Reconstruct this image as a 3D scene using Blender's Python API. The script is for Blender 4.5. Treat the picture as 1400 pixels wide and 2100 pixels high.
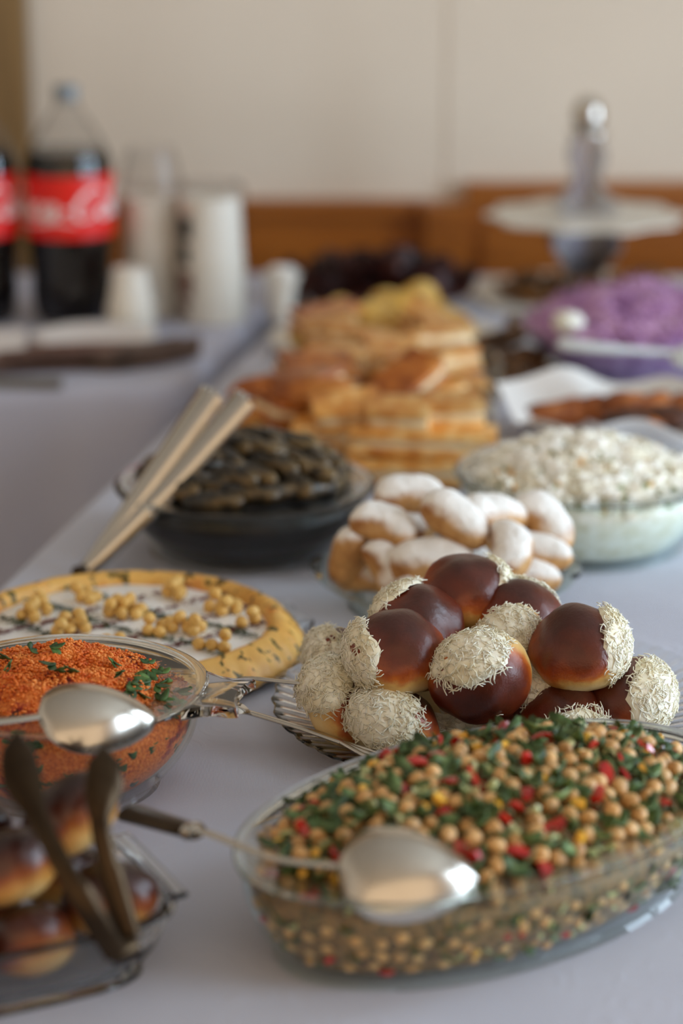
import bpy, math, random
from mathutils import Vector, Matrix, noise
R = math.radians
PI = math.pi
TZ = 0.75                       # height of the table top above the floor; all heights below are given from the table top
for o in list(bpy.data.objects): bpy.data.objects.remove(o)
S = bpy.context.scene
COL = S.collection

# ------------------------------------------------------------------ camera
cam = bpy.data.cameras.new('camera'); camo = bpy.data.objects.new('camera', cam); COL.objects.link(camo)
camo.location = (0, 0, 1.45); camo.rotation_euler = (R(90 - 16.5), 0, 0)
cam.sensor_fit = 'VERTICAL'; cam.sensor_height = 36; cam.sensor_width = 24; cam.lens = 85
cam.clip_start = .05; cam.clip_end = 100
cam.dof.use_dof = True; cam.dof.focus_distance = 1.80; cam.dof.aperture_fstop = 2.6
S.camera = camo
# ------------------------------------------------------------------ light
S.view_settings.view_transform = 'Standard'; S.view_settings.look = 'None'
S.view_settings.exposure = 0.0; S.view_settings.gamma = 1.0; S.view_settings.use_curve_mapping = False
try:
    S.cycles.transparent_max_bounces = 40; S.cycles.max_bounces = 12
except Exception: pass
W = bpy.data.worlds.new('world'); S.world = W; W.use_nodes = True
W.node_tree.nodes['Background'].inputs[0].default_value = (1.0, .76, .52, 1)
W.node_tree.nodes['Background'].inputs[1].default_value = 1.05
def area(name, loc, rot, sx, sy, power, col):
    l = bpy.data.lights.new(name, 'AREA'); l.shape = 'RECTANGLE'; l.size = sx; l.size_y = sy; l.energy = power; l.color = col
    o = bpy.data.objects.new(name, l); COL.objects.link(o); o.location = loc; o.rotation_euler = rot
    return o
WIN = [(.75, 1.0), (2.35, .85)]            # the two tall windows in the right wall: centre y, width
for i, (wy, ww) in enumerate(WIN):         # daylight outside each window
    area('daylight', (2.62, wy, 1.35), (0, R(90), 0), 2.3, ww + .3, 130, (.62, .81, 1.0))

# ------------------------------------------------------------------ materials
def lin(c):
    return tuple(((x / 255) / 12.92 if x <= 10 else (((x / 255) + .055) / 1.055) ** 2.4) for x in c) + (1,)
def nmat(name):
    m = bpy.data.materials.new(name); m.use_nodes = True
    nt = m.node_tree; b = nt.nodes['Principled BSDF']
    return m, nt, b
def N(nt, t, **kw):
    n = nt.nodes.new(t)
    for k, v in kw.items(): setattr(n, k, v)
    return n
def ramp(nt, src, stops, interp='LINEAR'):
    r = N(nt, 'ShaderNodeValToRGB'); r.color_ramp.interpolation = interp
    e = r.color_ramp.elements
    while len(e) < len(stops): e.new(.5)
    for k, (p, c) in enumerate(stops): e[k].position = p; e[k].color = c
    nt.links.new(src, r.inputs[0]); return r.outputs[0]
def nz(nt, scale, detail=3, rough=.55, coord='Object', dist=0):
    tc = N(nt, 'ShaderNodeTexCoord'); n = N(nt, 'ShaderNodeTexNoise')
    n.inputs['Scale'].default_value = scale; n.inputs['Detail'].default_value = detail
    n.inputs['Roughness'].default_value = rough; n.inputs['Distortion'].default_value = dist
    nt.links.new(tc.outputs[coord], n.inputs['Vector']); return n.outputs['Fac']
def bump(nt, b, h, strength=.3, dist=.002):
    n = N(nt, 'ShaderNodeBump'); n.inputs['Strength'].default_value = strength; n.inputs['Distance'].default_value = dist
    nt.links.new(h, n.inputs['Height']); nt.links.new(n.outputs[0], b.inputs['Normal'])
def pm(name, cols, scale=60, rough=.6, metal=0, bs=None, bscale=None, bdist=.002, coat=0, detail=3, lo=.35, hi=.65, sss=0, rand=0):
    m, nt, b = nmat(name)
    b.inputs['Roughness'].default_value = rough; b.inputs['Metallic'].default_value = metal
    b.inputs['Coat Weight'].default_value = coat; b.inputs['Coat Roughness'].default_value = .15
    if sss:
        b.inputs['Subsurface Weight'].default_value = sss; b.inputs['Subsurface Radius'].default_value = (.006, .004, .002)
        b.inputs['Subsurface Scale'].default_value = .5
    if len(cols) == 1: b.inputs['Base Color'].default_value = lin(cols[0])
    else:
        k = len(cols); out = ramp(nt, nz(nt, scale, detail), [(lo + (hi - lo) * i / (k - 1), lin(c)) for i, c in enumerate(cols)])
        if rand:
            oi = N(nt, 'ShaderNodeObjectInfo'); hs = N(nt, 'ShaderNodeHueSaturation')
            mr = N(nt, 'ShaderNodeMapRange'); mr.inputs[3].default_value = 1 - rand; mr.inputs[4].default_value = 1 + rand
            nt.links.new(oi.outputs['Random'], mr.inputs[0]); nt.links.new(mr.outputs[0], hs.inputs['Value'])
            nt.links.new(out, hs.inputs['Color']); out = hs.outputs[0]
        nt.links.new(out, b.inputs['Base Color'])
    if bs: bump(nt, b, nz(nt, bscale or scale * 3, 4), bs, bdist)
    return m
def glass(name, tint=(.975, .985, .98), edge=(.90, .94, .93), refl=1.0):
    # thin clear glass: transmits straight through, mirrors by Fresnel, darker and greener where seen edge-on
    m = bpy.data.materials.new(name); m.use_nodes = True; nt = m.node_tree; nt.nodes.clear()
    out = N(nt, 'ShaderNodeOutputMaterial'); mix = N(nt, 'ShaderNodeMixShader'); tr = N(nt, 'ShaderNodeBsdfTransparent')
    gl = N(nt, 'ShaderNodeBsdfGlossy'); gl.inputs['Roughness'].default_value = .03; gl.inputs['Color'].default_value = (refl, refl, refl, 1)
    lw = N(nt, 'ShaderNodeLayerWeight'); lw.inputs['Blend'].default_value = .5
    # Schlick mirror share, the same for the front and the back face of the wall
    p5 = N(nt, 'ShaderNodeMath', operation='POWER'); p5.inputs[1].default_value = 4.5; nt.links.new(lw.outputs['Facing'], p5.inputs[0])
    fr = N(nt, 'ShaderNodeMath', operation='MULTIPLY_ADD'); fr.inputs[1].default_value = .75; fr.inputs[2].default_value = .022; nt.links.new(p5.outputs[0], fr.inputs[0])
    nt.links.new(ramp(nt, lw.outputs['Facing'], [(0, tint + (1,)), (.6, tint + (1,)), (1, edge + (1,))]), tr.inputs['Color'])
    nt.links.new(fr.outputs[0], mix.inputs[0]); nt.links.new(tr.outputs[0], mix.inputs[1]); nt.links.new(gl.outputs[0], mix.inputs[2])
    nt.links.new(mix.outputs[0], out.inputs[0]); return m
M = {}
M['glass'] = glass('clear_glass')
M['green_glass'] = glass('greenish_glass', (.955, .985, .975), (.80, .90, .89))
M['blue_glass'] = glass('bluish_glass', (.93, .96, .98), (.78, .86, .93))
M['film'] = glass('clear_film', (.97, .97, .97), (.85, .85, .85), .55)
def solid_glass(name, c):
    m, nt, b = nmat(name); b.inputs['Base Color'].default_value = c + (1,); b.inputs['Transmission Weight'].default_value = 1
    b.inputs['IOR'].default_value = 1.46; b.inputs['Roughness'].default_value = .02; return m
M['solid_glass'] = solid_glass('solid_clear_glass', (.97, .985, .98))
M['solid_blue'] = solid_glass('solid_bluish_glass', (.90, .95, .98))
M['steel'] = pm('polished_steel', [(205, 200, 192)], rough=.14, metal=1)
M['satin_steel'] = pm('satin_steel', [(196, 188, 176), (210, 203, 192)], 14, rough=.24, metal=1)
M['dark_steel'] = pm('tarnished_steel', [(54, 42, 31), (74, 60, 45)], 20, rough=.32, metal=1)
M['silver_board'] = pm('silver_board', [(205, 205, 210)], rough=.2, metal=1)
M['white_board'] = pm('white_board', [(222, 214, 200)], rough=.45)
M['wall'] = pm('cream_wall_paint', [(224, 209, 190), (228, 213, 194)], 3, rough=.9, bs=.08, bscale=120, bdist=.001)
M['floor'] = pm('brown_floor', [(112, 96, 84), (128, 112, 98)], 6, rough=.5)
M['ceiling'] = pm('white_ceiling', [(220, 214, 204)], rough=.9)
def wood(name, a, b_, c, along='X'):
    m, nt, b = nmat(name); tc = N(nt, 'ShaderNodeTexCoord'); mp = N(nt, 'ShaderNodeMapping')
    mp.inputs['Scale'].default_value = (1.2, 6, 14) if along == 'X' else (14, 6, 1.2)
    n = N(nt, 'ShaderNodeTexNoise'); n.inputs['Scale'].default_value = 3; n.inputs['Detail'].default_value = 6; n.inputs['Distortion'].default_value = .6
    nt.links.new(tc.outputs['Object'], mp.inputs[0]); nt.links.new(mp.outputs[0], n.inputs['Vector'])
    nt.links.new(ramp(nt, n.outputs['Fac'], [(.3, lin(a)), (.5, lin(b_)), (.7, lin(c))]), b.inputs['Base Color'])
    b.inputs['Roughness'].default_value = .4; return m
M['wood'] = wood('varnished_brown_wood', (138, 74, 16), (160, 90, 24), (178, 106, 34))
M['dark_wood'] = wood('dark_brown_wood', (64, 32, 14), (80, 42, 18), (92, 50, 22))
M['door_wood'] = wood('ochre_door_wood', (120, 92, 54), (132, 102, 62), (140, 110, 68), 'Z')
M['table_wood'] = wood('table_wood', (120, 90, 60), (140, 105, 70), (150, 116, 80))
M['white_paint'] = pm('white_window_paint', [(215, 212, 204)], rough=.5)
M['hedge'] = pm('hedge_leaf', [(60, 90, 40)], rough=.8)
def cloth_mat(name, c):
    m, nt, b = nmat(name); b.inputs['Base Color'].default_value = lin(c); b.inputs['Roughness'].default_value = .85
    b.inputs['Sheen Weight'].default_value = .15
    tc = N(nt, 'ShaderNodeTexCoord')
    # woven ribs
    w = N(nt, 'ShaderNodeTexWave'); w.inputs['Scale'].default_value = 330; w.inputs['Distortion'].default_value = .3
    nt.links.new(tc.outputs['Object'], w.inputs['Vector'])
    # damask scrolls: rings of a cell pattern kept to patches
    v = N(nt, 'ShaderNodeTexVoronoi'); v.inputs['Scale'].default_value = 26
    nt.links.new(tc.outputs['Object'], v.inputs['Vector'])
    sn = N(nt, 'ShaderNodeMath', operation='MULTIPLY'); sn.inputs[1].default_value = 26
    nt.links.new(v.outputs['Distance'], sn.inputs[0])
    si = N(nt, 'ShaderNodeMath', operation='SINE'); nt.links.new(sn.outputs[0], si.inputs[0])
    st = ramp(nt, si.outputs[0], [(.35, (0, 0, 0, 1)), (.6, (1, 1, 1, 1))])
    p = ramp(nt, nz(nt, 5, 1), [(.48, (0, 0, 0, 1)), (.54, (1, 1, 1, 1))])
    mx = N(nt, 'ShaderNodeMix', data_type='RGBA'); nt.links.new(p, mx.inputs['Factor'])
    nt.links.new(w.outputs['Fac'], mx.inputs['A']); nt.links.new(st, mx.inputs['B'])
    bump(nt, b, mx.outputs['Result'], .3, .0010); return m
M['cloth'] = cloth_mat('white_damask_cloth', (194, 196, 210))
M['cloth2'] = cloth_mat('white_cloth_plain', (190, 191, 207))
M['paper'] = pm('white_paper', [(228, 222, 216), (236, 232, 226)], 8, rough=.8, bs=.2, bscale=40)
M['cup'] = pm('white_cup_plastic', [(232, 226, 214)], rough=.5)
M['print_green'] = pm('dark_green_print', [(58, 62, 56)], rough=.6)
M['print_brown'] = pm('brown_print', [(128, 98, 84)], rough=.6)
M['cola'] = pm('cola_liquid', [(10, 5, 4)], rough=.06)
M['red_label'] = pm('red_label', [(228, 22, 8)], rough=.4)
M['white_ink'] = pm('white_ink', [(242, 226, 224)], rough=.5)
M['cap'] = pm('cap_plastic', [(120, 128, 134)], rough=.4)
M['cutlery_pack'] = pm('dark_cutlery', [(72, 58, 50), (130, 106, 92)], 40, rough=.4)

# ------------------------------------------------------------------ mesh helpers
def join(*parts):
    V = []; F = []
    for v, f in parts:
        k = len(V); V += [tuple(x) for x in v]; F += [tuple(i + k for i in q) for q in f]
    return V, F
def xf(g, mtx): return [tuple(mtx @ Vector(v)) for v in g[0]], g[1]
def shift(g, d): return [(v[0] + d[0], v[1] + d[1], v[2] + d[2]) for v in g[0]], g[1]
def mesh(name, g, m, sharp=None, smooth=True):
    me = bpy.data.meshes.new(name); me.from_pydata(g[0], [], g[1]); me.update()
    if smooth:
        me.polygons.foreach_set('use_smooth', [True] * len(me.polygons))
        if sharp: me.set_sharp_from_angle(angle=R(sharp))
    if m is not None: me.materials.append(m)
    return me
def tag(o, label=None, cat=None, group=None, kind=None):
    if label: o['label'] = label
    if cat: o['category'] = cat
    if group: o['group'] = group
    if kind: o['kind'] = kind
    return o
def thing(name, loc, label, cat, group=None, mtx=None):
    o = bpy.data.objects.new(name, None); COL.objects.link(o); o.empty_display_size = .02
    if mtx is not None:
        o.matrix_world = Matrix.Translation((loc[0], loc[1], loc[2] + TZ)) @ mtx.to_4x4()
    else: o.location = (loc[0], loc[1], loc[2] + TZ)
    return tag(o, label, cat, group)
def part(name, g, m, root, sharp=None, smooth=True, kind=None, label=None):
    """g is given from the table top origin; kept relative to the thing it belongs to"""
    r = root
    off = Vector(r.location)
    while r.parent: r = r.parent; off += Vector(r.location)
    me = mesh(name, shift(g, (-off.x, -off.y, TZ - off.z)), m, sharp, smooth)
    o = bpy.data.objects.new(name, me); COL.objects.link(o); o.parent = root
    return tag(o, label, None, None, kind)
def lpart(name, me, root, kind=None, label=None):
    """a mesh in the thing's own frame"""
    o = bpy.data.objects.new(name, me); COL.objects.link(o); o.parent = root
    return tag(o, label, None, None, kind)
def single(name, me, loc, label, cat, group=None, mtx=None, kind=None):
    o = bpy.data.objects.new(name, me); COL.objects.link(o)
    mm = mtx.to_4x4() if mtx is not None else Matrix.Identity(4)
    o.matrix_world = Matrix.Translation((loc[0], loc[1], loc[2] + TZ)) @ mm
    return tag(o, label, cat, group, kind)
def structure(name, g, m, sharp=30, parent=None):
    o = bpy.data.objects.new(name, mesh(name, g, m, sharp)); COL.objects.link(o)
    if parent: o.parent = parent
    else: o['kind'] = 'structure'
    return o
def box(x0, x1, y0, y1, z0, z1):
    V = [(x, y, z) for z in (z0, z1) for y in (y0, y1) for x in (x0, x1)]
    return V, [(0, 2, 3, 1), (4, 5, 7, 6), (0, 1, 5, 4), (2, 6, 7, 3), (0, 4, 6, 2), (1, 3, 7, 5)]
def loops(L, close=False, cap0=True, cap1=True):
    n = len(L[0]); V = [tuple(p) for l in L for p in l]; F = []
    k = len(L)
    for i in range(k if close else k - 1):
        a = i * n; b = ((i + 1) % k) * n
        for j in range(n): F.append((a + j, a + (j + 1) % n, b + (j + 1) % n, b + j))
    if not close:
        if cap0: F.append(tuple(reversed(range(n))))
        if cap1: F.append(tuple(range((k - 1) * n, k * n)))
    return V, F
def outline(a, b, n=2.0, seg=64, rot=0, c=(0, 0), off=0, wav=0, wn=0):
    P = []
    for i in range(seg):
        t = 2 * PI * i / seg; ct, st = math.cos(t), math.sin(t)
        o = off + wav * math.cos(wn * t)
        x = (a + o) * abs(ct) ** (2 / n) * (1 if ct >= 0 else -1); y = (b + o) * abs(st) ** (2 / n) * (1 if st >= 0 else -1)
        P.append((c[0] + x * math.cos(rot) - y * math.sin(rot), c[1] + x * math.sin(rot) + y * math.cos(rot)))
    return P
def turned(prof, a, b, n=2.0, seg=64, rot=0, c=(0, 0), wav=None):
    """prof: (offset from the outline a x b, z) pairs; a closed skin with flat ends"""
    L = []
    for i, q in enumerate(prof):
        w = (q[2], q[3]) if len(q) > 2 else (0, 0)
        L.append([(x, y, q[1]) for x, y in outline(a, b, n, seg, rot, c, q[0], *w)])
    return loops(L)
def lathe(prof, c=(0, 0), seg=40):
    return turned([(r, z) for r, z in prof], 0, 0, 2, seg, 0, c)
def frame_path(P):
    T = [(Vector(P[min(i + 1, len(P) - 1)]) - Vector(P[max(i - 1, 0)])).normalized() for i in range(len(P))]
    return T
def spline(P, per=6):
    Q = [Vector(p) for p in P]; out = []
    for i in range(len(Q) - 1):
        a = Q[max(i - 1, 0)]; b = Q[i]; c = Q[i + 1]; d = Q[min(i + 2, len(Q) - 1)]
        for k in range(per):
            t = k / per
            out.append(.5 * ((2 * b) + (c - a) * t + (2 * a - 5 * b + 4 * c - d) * t * t + (3 * b - a - 3 * c + d) * t ** 3))
    out.append(Q[-1]); return out
def sweep(P, sec, up=(0, 0, 1), cap=True):
    """P centre points; sec(i,t) -> list of (side, up) pairs"""
    T = frame_path(P); L = []; U0 = Vector(up)
    for i, p in enumerate(P):
        s = T[i].cross(U0)
        if s.length < 1e-4: s = T[i].cross(Vector((1, 0, 0)))
        s.normalize(); u = s.cross(T[i]).normalized()
        L.append([tuple(Vector(p) + s * a + u * b) for a, b in sec(i, i / (len(P) - 1))])
    return loops(L, False, cap, cap)
def rod(P, r, n=8, flat=1.0, up=(0, 0, 1)):
    f = r if callable(r) else (lambda t: r)
    return sweep(P, lambda i, t: [(f(t) * math.cos(2 * PI * k / n), f(t) * flat * math.sin(2 * PI * k / n)) for k in range(n)], up)
def ball(r=(1, 1, 1), nu=16, nv=10, amp=0, freq=1, seed=0, sq=1.0):
    V = [(0, 0, -r[2])]; F = []
    for j in range(1, nv):
        ph = -PI / 2 + PI * j / nv
        for i in range(nu):
            t = 2 * PI * i / nu; V.append((r[0] * math.cos(ph) * math.cos(t), r[1] * math.cos(ph) * math.sin(t), r[2] * math.sin(ph)))
    V.append((0, 0, r[2])); top = len(V) - 1
    for i in range(nu):
        F.append((0, 1 + (i + 1) % nu, 1 + i))
        for j in range(nv - 2):
            a = 1 + j * nu; b = a + nu
            F.append((a + i, a + (i + 1) % nu, b + (i + 1) % nu, b + i))
        a = 1 + (nv - 2) * nu; F.append((a + i, a + (i + 1) % nu, top))
    if amp:
        W_ = []
        for v in V:
            u = Vector((v[0] / r[0], v[1] / r[1], v[2] / r[2]))
            k = 1 + amp * noise.noise(u * freq + Vector((seed * 7.3, seed * 3.1, seed)))
            W_.append((v[0] * k, v[1] * k, v[2] * k))
        V = W_
    return V, F
def basis(z, x):
    z = Vector(z).normalized(); x = Vector(x); x = (x - z * x.dot(z)).normalized(); y = z.cross(x)
    return Matrix((x, y, z)).transposed()
def along(d, up=(0, 0, 1), roll=0):
    """x axis along d, z as near up as it can be"""
    x = Vector(d).normalized(); z = Vector(up); z = (z - x * z.dot(x)).normalized(); y = z.cross(x)
    return Matrix((x, y, z)).transposed() @ Matrix.Rotation(roll, 3, 'X')
def rrot(rng): return Matrix.Rotation(rng.uniform(0, 6.28), 3, 'Z') @ Matrix.Rotation(rng.uniform(0, 3.14), 3, 'X') @ Matrix.Rotation(rng.uniform(0, 6.28), 3, 'Z')

# ------------------------------------------------------------------ the room
structure('floor', box(-2.4, 2.5, -1.2, 4.3, -.05, 0), M['floor'])
structure('ceiling', box(-2.4, 2.5, -1.2, 4.3, 2.7, 2.75), M['ceiling'])
structure('wall_left', box(-2.4, -2.3, -1.2, 4.3, 0, 2.7), M['wall'])
structure('wall_back', box(-2.3, .17, 3.92, 4.02, 0, 2.7), M['wall'])
structure('wall_back_right', box(.17, 2.4, 3.917, 4.02, 0, 2.7), M['wall'])
# brown panelling along the foot of the back wall
def panelling(name, x0, x1, y, top, step):
    w = structure(name, box(x0, x1, y - .022, y - .001, 0, top), M['wood'])
    structure('cap_rail', box(x0, x1, y - .034, y - .001, top, top + .022), M['wood'], parent=w)
    x = x0
    while x < x1 - .05:
        xx = min(x + step, x1)
        structure('panel', join(box(x + .03, xx - .03, y - .034, y - .0225, .05, top - .05)), M['wood'], parent=w); x += step
    return w
panelling('trim_1', -1.54, .135, 3.92, .80, .56)
panelling('trim_2', .20, 2.3, 3.917, .829, .7)
w = structure('trim_3', box(.135, .20, 3.86, 3.915, 0, .805), M['wood'])
structure('cap_rail', box(.132, .2, 3.855, 3.915, .805, .82), M['wood'], parent=w)
# door frame at the far left
d = structure('door_1', box(-1.50, -.66, 3.885, 3.915, 0, 2.05), M['door_wood'])
structure('door_jamb', box(-.66, -.497, 3.86, 3.915, 0, 2.55), M['door_wood'], parent=d)
structure('door_jamb', box(-1.54, -1.50, 3.86, 3.915, 0, 2.1), M['door_wood'], parent=d)
for pz in ((.15, .9), (1.05, 1.9)): structure('door_panel', box(-1.4, -.76, 3.875, 3.884, *pz), M['door_wood'], parent=d)
structure('door_handle', rod([(-.72, 3.884, 1.0), (-.72, 3.84, 1.0), (-.83, 3.83, 1.0)], .009), M['steel'], parent=d)
# right wall with two tall windows
xs = (2.3, 2.42); ed = [-1.2]
for wy, ww in WIN: ed += [wy - ww / 2, wy + ww / 2]
ed.append(4.3)
g = [box(*xs, ed[i], ed[i + 1], 0, 2.7) for i in (0, 2, 4)] + [box(*xs, ed[i], ed[i + 1], 0, .18) for i in (1, 3)] + [box(*xs, ed[i], ed[i + 1], 2.35, 2.7) for i in (1, 3)]
structure('wall_right', join(*g), M['wall'])
for i, (wy, ww) in enumerate(WIN):
    y0, y1 = wy - ww / 2, wy + ww / 2
    w = structure('window_%d' % (i + 1), join(box(2.33, 2.39, y0, y0 + .05, .18, 2.35), box(2.33, 2.39, y1 - .05, y1, .18, 2.35), box(2.33, 2.39, y0, y1, .18, .23), box(2.33, 2.39, y0, y1, 2.3, 2.35)), M['dark_wood'])
    structure('mullion', box(2.34, 2.38, wy - .025, wy + .025, .23, 2.3), M['dark_wood'], parent=w)
    for z in (.75, 1.3, 1.85): structure('glazing_bar', box(2.345, 2.375, y0 + .05, y1 - .05, z - .015, z + .015), M['dark_wood'], parent=w)
    structure('window_pane', box(2.357, 2.361, y0 + .05, y1 - .05, .23, 2.3), M['film'], parent=w)

# ------------------------------------------------------------------ tables and cloths
def round_poly(Pp, r, per=8):
    out = []; n = len(Pp)
    for i in range(n):
        p = Vector(Pp[i]); a = (Vector(Pp[i - 1]) - p).normalized(); b = (Vector(Pp[(i + 1) % n]) - p).normalized()
        for k in range(per + 1):
            t = k / per; q = p + a * r * (1 - t) ** 2 + b * r * t * t; out.append(q)
    return out
def dense(P, step):
    out = []; n = len(P)
    for i in range(n):
        a = P[i]; b = P[(i + 1) % n]; m = max(1, int((b - a).length / step))
        for k in range(m): out.append(a + (b - a) * k / m)
    return out
def draped(poly, drop, rng, fold=.022, flare=.002):
    P = dense(round_poly(poly, .06), .022); n = len(P)
    c = sum(P, Vector((0, 0))) / n
    nor = []
    for i in range(n):
        t = (P[(i + 1) % n] - P[i - 1]).normalized(); o = Vector((t.y, -t.x))
        if o.dot(P[i] - c) < 0: o = -o
        nor.append(o)
    L = []
    for off, z in ((-.012, 0), (-.006, -.0008), (-.001, -.004), (.002, -.012), (.004, -.03)):
        L.append([tuple(P[i] + nor[i] * off) + (z,) for i in range(n)])
    s = 0; arc = []
    for i in range(n): arc.append(s); s += (P[(i + 1) % n] - P[i]).length
    for z in (.08, .16, .28, .42, .56, drop):
        k = min(1, z / .3)
        L.append([tuple(P[i] + nor[i] * (.006 + flare * k + fold * k * (math.sin(arc[i] * 2 * PI / .19 + 1.5 * math.sin(arc[i] * 5)) + .5 * math.sin(arc[i] * 2 * PI / .083)))) + (-z,) for i in range(n)])
    return loops(list(reversed(L)), False, False, True)
def table(poly, label, clabel, cm, rng, fold):
    c = sum((Vector(p) for p in poly), Vector((0, 0))) / len(poly)
    t = thing('table', (c.x, c.y, -TZ), label, 'table')
    ins = [Vector(p) + (c - Vector(p)).normalized() * .012 for p in poly]
    P = round_poly(ins, .05)
    part('tabletop', loops([[tuple(p) + (z,) for p in P] for z in (-.035, -.0035)]), M['table_wood'], t, 30)
    for p in ins:
        q = p + (c - p).normalized() * .1
        part('leg', rod([(q.x, q.y, -TZ), (q.x, q.y, -.035)], .022, 12, up=(0, 1, 0)), M['dark_steel'], t, 40)
    o = single('tablecloth', mesh('tablecloth', shift(draped(poly, .66, rng, fold), (-c.x, -c.y, .0)), cm, 50), (c.x, c.y, 0), clabel, 'tablecloth')
rng = random.Random(3)
T1 = [(-.537, 1.0), (.47, 1.0), (.97, 3.64), (-.02, 3.64)]
T2 = [(-1.3, 2.83), (-.205, 2.905), (-.062, 3.66), (-1.3, 3.66)]
table(T1, 'long buffet table under the white cloth, carrying all the dishes of food', 'white damask tablecloth under the dishes of food, nearest the viewer', M['cloth'], rng, .004)
table(T2, 'side table under a white cloth, carrying the dark drink bottles', 'white tablecloth hanging in folds on the side table with the bottles', M['cloth2'], rng, .011)

# ------------------------------------------------------------------ vessels
def vessel(a, b, h, base, th=.0035, n=2.0, rot=0, c=(0, 0), seg=80, lip=.003, curve=2.0, foot=.004, steps=8, wav=0, wn=0):
    """an open glass dish; a,b outer half sizes at the rim, base = inset of the foot, walls rising along a curve"""
    pr = [(-base - .008, foot * .4), (-base - .004, 0), (-base, 0)]
    for i in range(steps + 1):
        t = i / steps; s = 1 - (1 - t) ** curve if curve >= 1 else t
        pr.append((-base * (1 - s) - lip, .003 + (h - .006) * t))
    pr[-1] = (-lip, h - .006); pr += [(0, h - .004, wav, wn), (.0006, h - .0018, wav, wn), (-.0015, h, wav, wn), (-lip - th * .6, h - .0006)]
    for i in range(steps, -1, -1):
        t = i / steps; s = 1 - (1 - t) ** curve if curve >= 1 else t
        pr.append((-base * (1 - s) - lip - th, foot + .003 + (h - .008 - foot) * t))
    pr.append((-base - th - .006, foot + .001))
    return turned(pr, a, b, n, seg, rot, c)
def inner(a, b, h, base, t, th=.0035, lip=.003, curve=2.0, foot=.004, gap=.0012):
    s = 1 - (1 - t) ** curve
    return (-base * (1 - s) - lip - th - gap, foot + .003 + (h - .008 - foot) * t + gap)
def contents(a, b, h, base, lvl, dome, n=2.0, rot=0, c=(0, 0), seg=96, rings=22, amp=.003, freq=60, curve=2.0, pw=2.2, amp2=0, freq2=300, seed=1, skew=(0, 0)):
    """food filling a vessel up to lvl of its wall and heaped to dome above that"""
    pr = [inner(a, b, h, base, lvl * i / 7, curve=curve) for i in range(8)]
    oL, zL = pr[-1]; L = []
    pr0 = (pr[0][0] - .01, pr[0][1]); ps = [pr0] + pr
    for o, z in ps: L.append([(x, y, z) for x, y in outline(a, b, n, seg, rot, c, o)])
    edge = L[-1]
    for k in range(1, rings + 1):
        u = 1 - k / (rings + .6)
        hh = zL + dome * (1 - u ** pw)
        L.append([(c[0] + (x - c[0]) * u, c[1] + (y - c[1]) * u, hh) for x, y, _ in edge])
    V, F = loops(L)
    W_ = []
    nb = 9 * seg
    for i, v in enumerate(V):
        if i < nb - seg: W_.append(v); continue
        q = Vector(v); d = amp * noise.noise(q * freq + Vector((seed, 0, 0)))
        if amp2: d += amp2 * noise.noise(q * freq2 + Vector((0, seed, 0)))
        if i < nb: d = min(d, 0)
        sk = skew[0] * (v[0] - c[0]) + skew[1] * (v[1] - c[1])
        W_.append((v[0], v[1], v[2] + d + (sk if i >= nb else 0)))
    return W_, F
def dome_z(x, y, a, b, h, base, lvl, dome, rot, c, pw=2.2, curve=2.0, n=2.0, **k):
    o, zL = inner(a, b, h, base, lvl, curve=curve)
    dx, dy = x - c[0], y - c[1]; X = dx * math.cos(-rot) - dy * math.sin(-rot); Y = dx * math.sin(-rot) + dy * math.cos(-rot)
    u = math.hypot(X / (a + o), Y / (b + o))
    return zL + dome * (1 - min(u, 1) ** pw), u

# small reusable food meshes
def leaf(l, w, fold, curl, rng, nseg=4):
    V = []; F = []; wob = [rng.uniform(.8, 1.2) for _ in range(nseg + 1)]
    for i in range(nseg + 1):
        t = i / nseg; ww = w * math.sin(PI * (.08 + .87 * t)) ** .7 * wob[i]
        z = curl * (t - .5) ** 2 * l * 4
        x = (t - .5) * l
        V += [(x, -ww, z + fold * ww), (x, 0, z), (x, ww, z + fold * ww * .7)]
    n = len(V)
    V2 = V + [(x, y, z - .0006) for x, y, z in V]
    for i in range(nseg):
        for k in (0, 1):
            a = i * 3 + k; F.append((a, a + 3, a + 4, a + 1)); F.append((n + a, n + a + 1, n + a + 4, n + a + 3))
        a = i * 3; F.append((a, n + a, n + a + 3, a + 3)); a += 2; F.append((a, a + 3, n + a + 3, n + a))
    F.append((0, 1, n + 1, n)); F.append((1, 2, n + 2, n + 1))
    a = nseg * 3; F.append((a, n + a, n + a + 1, a + 1)); F.append((a + 1, n + a + 1, n + a + 2, a + 2))
    return V2, F
def strand(rng, l, r=.0005, n=3, seg=4, curl=.5):
    a = rng.uniform(-1, 1); P = []
    for i in range(seg + 1):
        t = i / seg - .5; P.append(Vector((t * l, a * curl * l * (t * t) * 2, rng.uniform(-.1, .1) * l)))
    return rod(P, lambda t: r * (1 - .4 * abs(2 * t - 1)), n, up=(0, 0, 1))
# ------------------------------------------------------------------ chickpea salad in the oval glass dish
SAL = dict(a=.192, b=.116, h=.068, base=.024, rot=R(39.1), c=(.099, 1.459))
def dish_thing(name, label, cat, V, m, loc, pname='dish'):
    t = thing(name, (loc[0], loc[1], .0), label, cat); part(pname, V, m, t, 40); return t
t = dish_thing('oval_dish', 'large oval clear glass dish holding the chickpea salad', 'dish', vessel(**SAL, th=.004, seg=112), M['green_glass'], SAL['c'])
part('rim', turned([(-.0042, .0668), (-.001, .0664), (.0014, .0678), (.0012, .0694), (-.0016, .0702), (-.0042, .0692)], SAL['a'], SAL['b'], 2, 112, SAL['rot'], SAL['c']), M['solid_glass'], t, 50)
M['salad_mix'] = pm('salad_mix', [(58, 52, 24), (120, 88, 46), (150, 112, 62), (70, 66, 30), (110, 40, 20)], 120, rough=.55, bs=.5, bscale=200, bdist=.003, lo=.3, hi=.7)
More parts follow.
